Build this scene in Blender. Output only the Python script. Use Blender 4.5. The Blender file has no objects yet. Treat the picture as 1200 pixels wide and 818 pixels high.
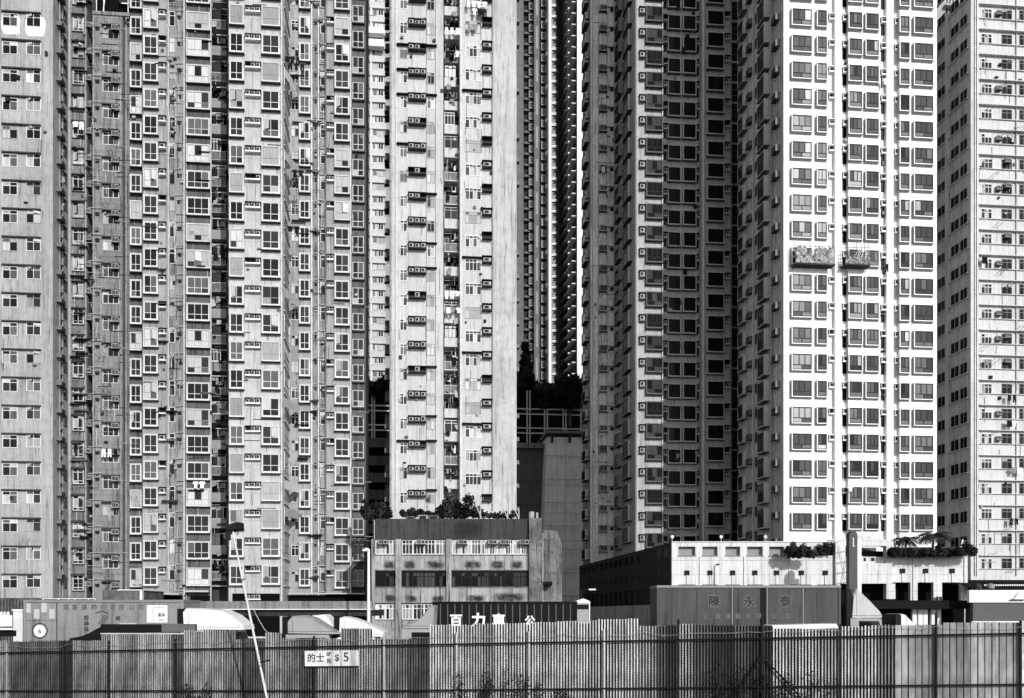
import bpy, math, random
from mathutils import Vector, Matrix
R_ = math.radians
TH = R_(6.6); SN, CS = math.sin(TH), math.cos(TH)
HOR, FP, HC = 713.0, 1200.0, 3.0
FH = 2.8                                   # storey height
C = bpy.context.scene.collection
rnd = random.Random(7)

# ------------------------------------------------------------ measuring helpers
def tn(u):
    a = (u - 600) / FP
    return (SN + a * CS) / (CS - a * SN)
def PX(u, Y): return Y * tn(u)
def dep(X, Y): return X * SN + Y * CS
def PZ(u, v, Y): return HC + (HOR - v) * dep(PX(u, Y), Y) / FP
def YX(u, X): return X / tn(u)             # where the sight line meets the plane X = const
def cw(x, d, z=0.0): return Vector((d * SN + x * CS, d * CS - x * SN, z))
def P(u, v, d): return cw((u - 600) * d / FP, d, HC + (HOR - v) * d / FP)

# ------------------------------------------------------------ materials
def new_mat(name):
    m = bpy.data.materials.new(name); m.use_nodes = True
    nt = m.node_tree; nt.nodes.clear()
    o = nt.nodes.new('ShaderNodeOutputMaterial'); b = nt.nodes.new('ShaderNodeBsdfPrincipled')
    nt.links.new(b.outputs[0], o.inputs[0])
    return m, nt, b
def nn(nt, t, **k):
    n = nt.nodes.new(t)
    for a, v in k.items(): setattr(n, a, v)
    return n
def noise(nt, co, scale, detail=4, vec=None, rough=.6):
    n = nn(nt, 'ShaderNodeTexNoise'); n.inputs['Scale'].default_value = scale
    n.inputs['Detail'].default_value = detail; n.inputs['Roughness'].default_value = rough
    if vec:
        mp = nn(nt, 'ShaderNodeMapping'); mp.inputs['Scale'].default_value = vec
        nt.links.new(co, mp.inputs[0]); nt.links.new(mp.outputs[0], n.inputs['Vector'])
    else: nt.links.new(co, n.inputs['Vector'])
    return n.outputs[0]
def mrange(nt, x, a, b, c, d):
    n = nn(nt, 'ShaderNodeMapRange'); nt.links.new(x, n.inputs[0])
    for i, v in enumerate((a, b, c, d)): n.inputs[i + 1].default_value = v
    return n.outputs[0]
def mth(nt, op, x, y):
    n = nn(nt, 'ShaderNodeMath', operation=op)
    for i, q in enumerate((x, y)):
        if isinstance(q, (int, float)): n.inputs[i].default_value = q
        else: nt.links.new(q, n.inputs[i])
    return n.outputs[0]
def grey(nt, val, bsdf):
    c = nn(nt, 'ShaderNodeCombineColor')
    for i in range(3): nt.links.new(val, c.inputs[i])
    nt.links.new(c.outputs[0], bsdf.inputs['Base Color'])
MATS = {}
def M(name): return MATS[name]
def plain(name, g, rough=.6, metal=0.0, spec=.3, var=0.12, scale=1.3):
    m, nt, b = new_mat(name)
    b.inputs['Roughness'].default_value = rough; b.inputs['Metallic'].default_value = metal
    b.inputs['Specular IOR Level'].default_value = spec
    if var:
        co = nn(nt, 'ShaderNodeTexCoord').outputs['Object']
        x = mrange(nt, noise(nt, co, scale), .3, .7, g * (1 - var), g * (1 + var))
        grey(nt, x, b)
    else: b.inputs['Base Color'].default_value = (g, g, g, 1)
    MATS[name] = m; return m
def wall(name, g, streak=.35, joint=.2, z0=0.0, blot=.2, tile=0.0, fh=FH, rough=.85):
    m, nt, b = new_mat(name)
    b.inputs['Roughness'].default_value = rough; b.inputs['Specular IOR Level'].default_value = .25
    co = nn(nt, 'ShaderNodeTexCoord').outputs['Object']
    s1 = noise(nt, co, 1.0, 5, (2.3, 2.3, .10)); s2 = noise(nt, co, 1.0, 4, (7, 7, .35))
    l = noise(nt, co, .16, 5); f = noise(nt, co, 5.0, 3)
    x = mth(nt, 'MULTIPLY', mrange(nt, s1, .48, .72, 1.0, 1 - streak), mrange(nt, s2, .45, .75, 1.0, 1 - streak * .5))
    s3 = noise(nt, co, 1.0, 3, (4.7, 4.7, .28)); x = mth(nt, 'MULTIPLY', x, mrange(nt, s3, .58, .66, 1.0, 1 - min(.8, streak * 1.3)))
    gr = noise(nt, co, 1.3, 6, None, .7); x = mth(nt, 'MULTIPLY', x, mrange(nt, gr, .5, .68, 1.0, 1 - blot * .9))
    x = mth(nt, 'MULTIPLY', x, mrange(nt, l, .3, .7, 1 - blot, 1 + blot * .4))
    x = mth(nt, 'MULTIPLY', x, mrange(nt, f, .3, .7, .96, 1.04))
    sx = nn(nt, 'ShaderNodeSeparateXYZ'); nt.links.new(co, sx.inputs[0])
    if joint:
        fr = mth(nt, 'FRACT', mth(nt, 'DIVIDE', mth(nt, 'SUBTRACT', sx.outputs[2], z0), fh), 0)
        ln = mth(nt, 'LESS_THAN', fr, .02)
        x = mth(nt, 'MULTIPLY', x, mth(nt, 'SUBTRACT', 1.0, mth(nt, 'MULTIPLY', ln, joint)))
        # rain dirt hanging below each floor line
        dz = mrange(nt, fr, .62, 1.0, 0.0, 1.0)
        dm = mth(nt, 'MULTIPLY', dz, mrange(nt, noise(nt, co, 1.0, 3, (3.1, 3.1, .22)), .45, .7, 0, joint * .9))
        x = mth(nt, 'MULTIPLY', x, mth(nt, 'SUBTRACT', 1.0, dm))
    if tile:
        for ax in (0, 2):
            t = mth(nt, 'LESS_THAN', mth(nt, 'FRACT', mth(nt, 'DIVIDE', sx.outputs[ax], tile), 0), .045)
            x = mth(nt, 'MULTIPLY', x, mth(nt, 'SUBTRACT', 1.0, mth(nt, 'MULTIPLY', t, .2)))
    x = mth(nt, 'MULTIPLY', x, g)
    grey(nt, x, b)
    bp = nn(nt, 'ShaderNodeBump'); bp.inputs['Strength'].default_value = .15; bp.inputs['Distance'].default_value = .03
    nt.links.new(f, bp.inputs['Height']); nt.links.new(bp.outputs[0], b.inputs['Normal'])
    MATS[name] = m; return m
def glass(name, g, rough=.12, spec=.5):
    m, nt, b = new_mat(name)
    co = nn(nt, 'ShaderNodeTexCoord').outputs['Object']
    oi = nn(nt, 'ShaderNodeObjectInfo').outputs['Random']
    fold = noise(nt, co, 1.0, 2, (14, 14, .6))
    x = mth(nt, 'MULTIPLY', mrange(nt, fold, .35, .65, .72, 1.12), mrange(nt, oi, 0, 1, .7, 1.25))
    x = mth(nt, 'MULTIPLY', x, g); grey(nt, x, b)
    b.inputs['Roughness'].default_value = rough; b.inputs['Specular IOR Level'].default_value = spec
    MATS[name] = m; return m

wall('wallA', .40, .40, .12, 1.2, .28); wall('wallB', .20, .5, .3, 1.0, .35); wall('wallB_light', .25, .5, .3, 1.0, .3)
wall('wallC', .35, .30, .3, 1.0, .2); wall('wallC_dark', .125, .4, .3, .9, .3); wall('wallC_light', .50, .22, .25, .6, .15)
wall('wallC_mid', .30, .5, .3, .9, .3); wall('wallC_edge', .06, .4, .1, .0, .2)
wall('wallM', .52, .2, .22, 1.9, .12); wall('wallM_blank', .50, .32, .0, 0, .22); wall('wallM_rec', .32, .3, .2, 1.7, .2)
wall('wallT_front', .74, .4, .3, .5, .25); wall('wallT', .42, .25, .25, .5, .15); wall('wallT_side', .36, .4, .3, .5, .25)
wall('wallW', .76, .12, .14, .5, .05); wall('wallW_side', .66, .45, .25, .5, .3)
wall('wallR', .57, .22, .0, .5, .12); wall('wallR_side', .58, .35, .0, .5, .2)
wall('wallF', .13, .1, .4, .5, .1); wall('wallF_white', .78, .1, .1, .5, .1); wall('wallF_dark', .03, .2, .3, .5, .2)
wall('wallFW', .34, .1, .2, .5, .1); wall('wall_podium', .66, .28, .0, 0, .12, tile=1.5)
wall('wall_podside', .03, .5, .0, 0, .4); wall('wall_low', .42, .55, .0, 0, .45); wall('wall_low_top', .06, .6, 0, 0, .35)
wall('wall_annex', .30, .6, .0, 0, .8); wall('concrete', .24, .5, .0, 0, .3); wall('concrete_dark', .035, .5, .0, 0, .3)
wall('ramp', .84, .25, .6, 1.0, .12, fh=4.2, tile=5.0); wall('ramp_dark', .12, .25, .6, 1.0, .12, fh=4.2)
wall('asphalt', .05, 0, 0, 0, .3); wall('white_wall', .80, .12, .0, 0, .08)
plain('frame_white', .78, .4, var=.06); plain('frame_pale', .68, .5, var=.12, scale=.7); plain('frame_grey', .45, .45); plain('frame_dark', .008, .5, spec=.15)
plain('white_box', .80, .55, var=.05); plain('bay_c', .54, .6, var=.22, scale=.8); plain('bay_side', .30, .7, var=.08); plain('bay_dark', .11, .7, spec=.2); plain('bay_mid', .24, .7, spec=.2)
plain('bay_bottom', .05, .8, spec=.1); plain('ac_body', .25, .5, var=.6, scale=.9); plain('ac_dim', .13, .6, var=.4, scale=.6); plain('ac_dark', .012, .6, spec=.15)
plain('rust', .045, .8, var=.4, spec=.1); plain('black', .004, .8, var=0, spec=.05); plain('dark_cloth', .012, .9, spec=.05); plain('mid_cloth', .22, .9)
plain('white_cloth', .80, .9); plain('pipe', .32, .5, var=.3); plain('pipe_white', .62, .5, var=.2); plain('canopy', .010, .8, spec=.06)
plain('steel', .35, .4, .6); plain('dark_steel', .012, .6, spec=.1); plain('bush', .010, .9, var=.5, scale=2, spec=.08); plain('leaf', .034, .8, var=.5, scale=3, spec=.1)
plain('bark', .05, .9); plain('truck_white', .82, .3, var=.05); plain('truck_grey', .30, .4, var=.12); plain('truck_dark', .008, .5, spec=.1)
wall('cont_light', .27, .28, 0, 0, .25, rough=.6); wall('cont_dark', .066, .4, 0, 0, .35, rough=.6); wall('sign_white', .74, .25, 0, 0, .2); plain('cont_black', .006, .6, .0, var=.3, spec=.1)
plain('cont_edge', .20, .6); plain('cont_rib', .07, .6, spec=.2); plain('tyre', .015, .9); plain('paint_white', .82, .6, var=.05); plain('paint_black', .012, .6, var=0)
plain('paint_pale', .14, .7, spec=.1); plain('netting', .30, .9, var=.7, scale=1.6); plain('bamboo', .12, .8); plain('shutter', .07, .6)
plain('valley_shade', .012, .9, spec=.05); plain('screen_line', .42, .6, var=.1)
for nm, g in (('sheet_bright', .92), ('sheet_mid', .60), ('sheet_grey', .37), ('sheet_dull', .15), ('sheet_dark', .05)):
    m, nt, b = new_mat(nm); co = nn(nt, 'ShaderNodeTexCoord').outputs['Object']
    x = mth(nt, 'MULTIPLY', mrange(nt, noise(nt, co, 1.0, 5, (1.3, 1.3, 1.1)), .40, .64, 1.0, .42), mrange(nt, noise(nt, co, 1.0, 4, (11, 11, .8)), .42, .7, 1.0, .45))
    x = mth(nt, 'MULTIPLY', x, g); grey(nt, x, b); b.inputs['Roughness'].default_value = .5; MATS[nm] = m
glass('g_black', .004, .2, .15); glass('g_dark', .008, .15, .25); glass('g_mid', .026, .15, .25); glass('g_light', .095, .2, .3); glass('w_mid', .05, .15, .2); glass('w_low', .12, .2, .2); glass('g_curtain', .33, .4, .2); glass('g_bright', .50, .4, .2)
glass('t_dark', .008, .6, .04); glass('t_mid', .05, .6, .04)
def soot_mat():
    m, nt, b = new_mat('soot'); b.inputs['Base Color'].default_value = (.02, .02, .02, 1); b.inputs['Roughness'].default_value = 1
    out = [n for n in nt.nodes if n.type == 'OUTPUT_MATERIAL'][0]
    co = nn(nt, 'ShaderNodeTexCoord').outputs['UV']; oc = nn(nt, 'ShaderNodeTexCoord').outputs['Object']
    sx = nn(nt, 'ShaderNodeSeparateXYZ'); nt.links.new(co, sx.inputs[0])
    dx = mth(nt, 'ABSOLUTE', mth(nt, 'SUBTRACT', sx.outputs[0], .5), 0); dy = mth(nt, 'ABSOLUTE', mth(nt, 'SUBTRACT', sx.outputs[1], .5), 0)
    a = mth(nt, 'MULTIPLY', mrange(nt, dx, .2, .5, 1, 0), mrange(nt, dy, .14, .5, 1, 0))
    a = mth(nt, 'MULTIPLY', a, mrange(nt, noise(nt, oc, 2.2, 5), .32, .6, .3, 1.0))
    tr = nn(nt, 'ShaderNodeBsdfTransparent'); mx = nn(nt, 'ShaderNodeMixShader')
    nt.links.new(a, mx.inputs[0]); nt.links.new(tr.outputs[0], mx.inputs[1]); nt.links.new(b.outputs[0], mx.inputs[2])
    nt.links.new(mx.outputs[0], out.inputs[0]); MATS['soot'] = m
soot_mat()

# ------------------------------------------------------------ mesh builder
class MB:
    def __init__(s): s.v = []; s.f = []; s.m = []; s.slots = []; s.me = None
    def mi(s, mat):
        if mat not in s.slots: s.slots.append(mat)
        return s.slots.index(mat)
    def poly(s, pts, mat):
        n = len(s.v); s.v += [tuple(p) for p in pts]; s.f.append(tuple(range(n, n + len(pts)))); s.m.append(s.mi(mat)); return s
    def box(s, x0, x1, y0, y1, z0, z1, mat):
        n = len(s.v); k = s.mi(mat)
        s.v += [(x0, y0, z0), (x1, y0, z0), (x1, y1, z0), (x0, y1, z0), (x0, y0, z1), (x1, y0, z1), (x1, y1, z1), (x0, y1, z1)]
        for q in ((0, 1, 5, 4), (1, 2, 6, 5), (2, 3, 7, 6), (3, 0, 4, 7), (4, 5, 6, 7), (3, 2, 1, 0)):
            s.f.append(tuple(n + i for i in q)); s.m.append(k)
        return s
    def ext(s, prof, y0, y1, mat, ax='y'):
        """profile in x,z (counter-clockwise seen from -y) extruded along y"""
        n = len(s.v); k = s.mi(mat); L = len(prof)
        f = (lambda a, b, t: (a, t, b)) if ax == 'y' else (lambda a, b, t: (t, a, b)) if ax == 'x' else (lambda a, b, t: (a, b, t))
        s.v += [f(a, b, y0) for a, b in prof] + [f(a, b, y1) for a, b in prof]
        s.f.append(tuple(range(n, n + L))); s.f.append(tuple(range(n + 2 * L - 1, n + L - 1, -1))); s.m += [k, k]
        for i in range(L):
            j = (i + 1) % L; s.f.append((n + i, n + L + i, n + L + j, n + j)); s.m.append(k)
        return s
    def tube(s, p, q, r, mat, n=6, r2=None):
        p = Vector(p); q = Vector(q); d = (q - p)
        if d.length < 1e-6: return s
        d.normalize(); a = d.orthogonal().normalized(); b = d.cross(a); k = s.mi(mat); o = len(s.v); r2 = r if r2 is None else r2
        for c, rr in ((p, r), (q, r2)):
            for i in range(n):
                t = 2 * math.pi * i / n; w = c + a * (math.cos(t) * rr) + b * (math.sin(t) * rr); s.v.append(tuple(w))
        for i in range(n):
            j = (i + 1) % n; s.f.append((o + i, o + j, o + n + j, o + n + i)); s.m.append(k)
        s.f.append(tuple(o + i for i in range(n - 1, -1, -1))); s.f.append(tuple(o + n + i for i in range(n))); s.m += [k, k]
        return s
    def ball(s, c, r, mat, n=8, sz=1.0):
        o = len(s.v); k = s.mi(mat); c = Vector(c); rings = n // 2
        s.v.append((c.x, c.y, c.z - r * sz))
        for i in range(1, rings):
            ph = -math.pi / 2 + math.pi * i / rings
            for j in range(n):
                t = 2 * math.pi * j / n; s.v.append((c.x + r * math.cos(ph) * math.cos(t), c.y + r * math.cos(ph) * math.sin(t), c.z + r * sz * math.sin(ph)))
        s.v.append((c.x, c.y, c.z + r * sz)); T = len(s.v) - 1
        for j in range(n):
            q = (j + 1) % n; s.f.append((o, o + 1 + q, o + 1 + j)); s.m.append(k)
            for i in range(rings - 2):
                a = o + 1 + i * n; s.f.append((a + j, a + q, a + n + q, a + n + j)); s.m.append(k)
            a = o + 1 + (rings - 2) * n; s.f.append((a + j, a + q, T)); s.m.append(k)
        return s
    def add(s, o, mx):
        n = len(s.v); s.v += [tuple(mx @ Vector(p)) for p in o.v]; mp = [s.mi(x) for x in o.slots]
        s.f += [tuple(n + i for i in f) for f in o.f]; s.m += [mp[i] for i in o.m]; return s
    def mesh(s, name='mesh'):
        if s.me is None:
            me = bpy.data.meshes.new(name); me.from_pydata(s.v, [], s.f)
            for x in s.slots: me.materials.append(MATS[x])
            me.polygons.foreach_set('material_index', s.m); me.update(); s.me = me
        return s.me
    def shifted(s, off):
        s.v = [(a - off[0], b - off[1], c - off[2]) for a, b, c in s.v]; return s

def tag(o, label=None, cat=None, group=None, kind=None):
    if label: o['label'] = label
    if cat: o['category'] = cat
    if group: o['group'] = group
    if kind: o['kind'] = kind
    return o
def empty(name, loc=(0, 0, 0), rz=0.0, **k):
    o = bpy.data.objects.new(name, None); C.objects.link(o); o.location = loc; o.rotation_euler = (0, 0, rz); o.empty_display_size = .5
    return tag(o, **k)
def obj(name, mb, parent=None, loc=None, rz=0.0, **k):
    me = mb.mesh(name) if isinstance(mb, MB) else mb
    o = bpy.data.objects.new(name, me); C.objects.link(o)
    if parent: o.parent = parent
    if loc is not None: o.location = loc
    o.rotation_euler = (0, 0, rz)
    return tag(o, **k)
def smooth(o):
    for p in o.data.polygons: p.use_smooth = True
    return o

# ------------------------------------------------------------ window and fitting prototypes: x right, -y outward, z up
def pick(r, w):
    t = r.random() * sum(w.values())
    for k, x in w.items():
        t -= x
        if t <= 0: return k
    return k
GW_C = {'g_dark': 5.5, 'g_mid': 4.5, 'g_light': 2.6, 'g_curtain': 2.0, 'g_bright': 1.3}
GW_W = {'g_black': .8, 'g_mid': 2.5, 'w_mid': 6, 'w_low': 2, 'g_curtain': .5, 'g_bright': .4}
GW_M = {'g_light': 2, 'g_curtain': 4, 'g_bright': 2, 'g_mid': 2, 'g_dark': 1}
GW_T = {'g_black': 8, 'g_dark': 2}
GW_T4 = {'t_dark': 6, 't_mid': 4}
GW_R = {'g_black': 4, 'g_dark': 3, 'g_mid': 3, 'g_curtain': 2}
def win(w, h, r, cols=2, rows=(1.0,), fm='frame_pale', bar=.055, y=0.0, gw=GW_C, openp=0.0, x0=0.0, z0=0.0, lowcols=None, same=.75, prot=.05):
    f, p = MB(), MB(); tot = sum(rows); zz = z0 + bar; H = h - 2 * bar; base = pick(r, gw)
    if base in ('g_bright', 'g_curtain') and fm == 'frame_pale': fm = 'bay_side'
    f.box(x0, x0 + w, y - prot, y - .002, z0, z0 + bar, fm); f.box(x0, x0 + w, y - prot, y - .002, z0 + h - bar, z0 + h, fm)
    f.box(x0, x0 + bar, y - prot, y - .002, z0 + bar, z0 + h - bar, fm); f.box(x0 + w - bar, x0 + w, y - prot, y - .002, z0 + bar, z0 + h - bar, fm)
    for i, rr in enumerate(rows):
        hh = H * rr / tot; nc = (lowcols or cols) if i == 0 and len(rows) > 1 else cols; cwid = (w - 2 * bar) / nc
        for c in range(nc):
            xa = x0 + bar + c * cwid; g = base if r.random() < same else pick(r, gw)
            if gw is GW_W and i == 0 and r.random() < .6 and g in ('w_mid', 'g_mid'): g = 'w_low' if r.random() < .7 else 'w_mid'
            tilt = r.uniform(-.012, .012)
            p.poly([(xa, y - .012, zz), (xa + cwid, y - .012 + tilt, zz), (xa + cwid, y - .012 + tilt, zz + hh), (xa, y - .012, zz + hh)], g)
            if c: f.box(xa - bar * .4, xa + bar * .4, y - prot, y - .024, zz, zz + hh, fm)
            if openp and i == len(rows) - 1 or (openp and len(rows) > 2 and i == 1):
                if r.random() < openp:       # a casement standing open
                    L = cwid * .92; an = r.uniform(.25, .7) * (1 if c else -1); hx = xa + (cwid if c else 0)
                    ex = hx - math.cos(an) * L * (1 if c else -1); ey = y - .06 - abs(math.sin(an)) * L
                    p.poly([(hx, y - .06, zz + .05), (ex, ey, zz + .05), (ex, ey, zz + hh - .05), (hx, y - .06, zz + hh - .05)], 'g_bright')  # open pane painted bright, a reflection put into its colour
                    f.box(xa + .03, xa + cwid - .03, y - .02, y - .016, zz + .03, zz + hh - .03, 'g_black')
        zz += hh
        if i < len(rows) - 1: f.box(x0 + bar, x0 + w - bar, y - prot - .004, y - .022, zz - bar * .45, zz + bar * .45, fm)
    return f, p
def bay(w, h, r, p=.55, box='bay_c', wall_t=.10, bot='bay_bottom', bh=.13, rim=None, **k):
    f = MB(); t = wall_t; q = -p + .06 if rim else -p
    f.box(-.0, t, q, 0.1, 0, h, box); f.box(w - t, w, q, .1, 0, h, box)
    f.box(t, w - t, q, .1, h - t, h, box); f.box(t, w - t, q, .1, 0, bh, box)
    if rim:
        f.box(-.012, t, -p, q - .002, -.012, h, rim); f.box(w - t, w + .012, -p, q - .002, -.012, h, rim); f.box(t, w - t, -p, q - .002, h - t * .8, h, rim); f.box(t, w - t, -p, q - .002, -.012, bh, rim)
        f.ext([(0, -.003), (0, -.20), (q, -.012), (q, -.003)], .0, w, box, 'x')
    else: f.box(-.05, w + .05, -p - .05, .1, -.07, -.003, bot)
    a, b = win(w - 2 * t, h - t - bh, r, x0=t, z0=bh, y=-p + .08, **k)
    for q in (a,): f.add(q, Matrix.Identity(4))
    return f, b
def acbox(w, h, r, d=.5, body='ac_body'):
    f = MB(); b = body if r.random() < .75 or body == 'ac_dim' else 'frame_grey'
    f.box(0, w, -d, -.002, .05, h, b)
    f.box(w * .08, w * .62, -d - .012, -d + .004, h * .2, h * .9, 'ac_dark')
    for i in range(4): f.box(w * .08, w * .62, -d - .02, -d - .012, h * (.26 + .16 * i), h * (.29 + .16 * i), b)
    f.box(w * .68, w * .94, -d - .01, -d + .004, h * .25, h * .85, 'ac_dark')
    f.box(-.04, w + .04, -d - .05, -.002, 0, .045, 'rust')
    f.tube((0, -.01, -.35), (0, -d, 0), .02, 'rust', 4); f.tube((w, -.01, -.35), (w, -d, 0), .02, 'rust', 4)
    return f, None
def rack(w, h, r, n=3, d=.62, shelf='ac_dark', ledge='frame_grey'):
    """shelf in a wall slot carrying a row of boxed air conditioners"""
    f = MB(); f.box(0, w, -d, -.002, -.06, .06, ledge); f.box(0, w, -.02, -.002, .1, h, 'ac_dark')
    f.box(-.05, w + .05, -d * .9, -.002, h - .07, h, shelf)
    cwid = w / n
    for i in range(n):
        if r.random() < .82:
            x = i * cwid + cwid * .12; ww = cwid * .76; hh = h * r.uniform(.52, .68)
            f.box(x, x + ww, -d + .12, -.03, .104, .1 + hh, 'ac_body'); f.box(x + ww * .12, x + ww * .7, -d + .105, -d + .125, .1 + hh * .15, .1 + hh * .85, 'ac_dark')
    for i in range(n + 1): f.box(i * cwid - .02, i * cwid + .02, -d + .02, -d + .05, .1, h - .07, shelf)
    return f, None
def hood(w, h, r, d=.45, m='bay_bottom'):
    f = MB(); f.ext([(0, h * .2), (-d, 0), (-d, h * .5), (0, h)], 0, w, m, 'x'); return f, None
def slabp(w, h, r, d=.3, m='wallR'):
    return MB().box(0, w, -d, -.002, 0, h, m), None
def clutter(f, w, r, z, y, n=5):
    for i in range(n):
        x = r.uniform(.1, w - .4); ww = r.uniform(.15, .5); hh = r.uniform(.3, .9)
        f.box(x, x + ww, y - .03, y, z - hh, z, r.choice(['white_cloth', 'mid_cloth', 'dark_cloth', 'dark_cloth', 'ac_body']))
def balcony(w, h, r, d=1.2, par='wallM', rail=.3, fm='frame_dark', gw=GW_T):
    """floor slab with parapet or railing in front of a deep recess; some are glazed in"""
    f, p = MB(), MB(); ph = h * .38
    f.box(0, w, -d, 0, -.12, .0, par)
    t = r.random()
    if t < .55: f.box(0, w, -d, -d + .1, 0.003, ph, par)
    else:
        f.box(0, w, -d, -d + .05, ph - .06, ph, 'frame_grey')
        for i in range(int(w / .13)): f.box(i * .13, i * .13 + .035, -d + .01, -d + .04, .003, ph - .06, 'frame_grey')
    f.box(0.02, w - .02, -.03, -.003, 0.003, h - .05, 'g_black')
    if r.random() < .45:
        a, b = win(w * r.uniform(.6, .99), h - ph - .12, r, cols=r.choice([2, 3]), rows=(1, .3), fm=r.choice(['frame_white', 'frame_grey', 'frame_dark']), y=-d + .06, z0=ph + .004, gw=GW_C, openp=.2)
        f.add(a, Matrix.Identity(4)); p = b
    else:
        f.tube((0, -d * .6, h * .9), (w, -d * .6, h * .9), .015, 'frame_grey', 4)
        clutter(f, w, r, h * .9, -d * .6, r.choice([3, 4, 5]))
        if r.random() < .5: f.box(w * .55, w * .55 + .6, -d * .5, -d * .2, h * .62, h * .85, 'ac_body')
        a, b = win(w * .8, h * .75, r, cols=2, fm='frame_grey', y=-.035, z0=.1, x0=.1, gw=GW_T); f.add(a, Matrix.Identity(4)); p = b
    return f, (p if p.v else None)
def ventp(w, h, r): return MB().box(0, w, -.12, -.002, 0, h, 'ac_dark').box(-.03, w + .03, -.2, -.002, h, h + .05, 'bay_bottom'), None
def crosspipe(w, h, r):
    f = MB(); f.tube((0, -.12, 0), (w * .35, -.12, 0), .045, 'pipe', 5); f.tube((w * .35, -.12, 0), (w * .5, -.12, h), .045, 'pipe', 5); f.tube((w * .5, -.12, h), (w, -.12, h), .045, 'pipe', 5)
    return f, None

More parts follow.
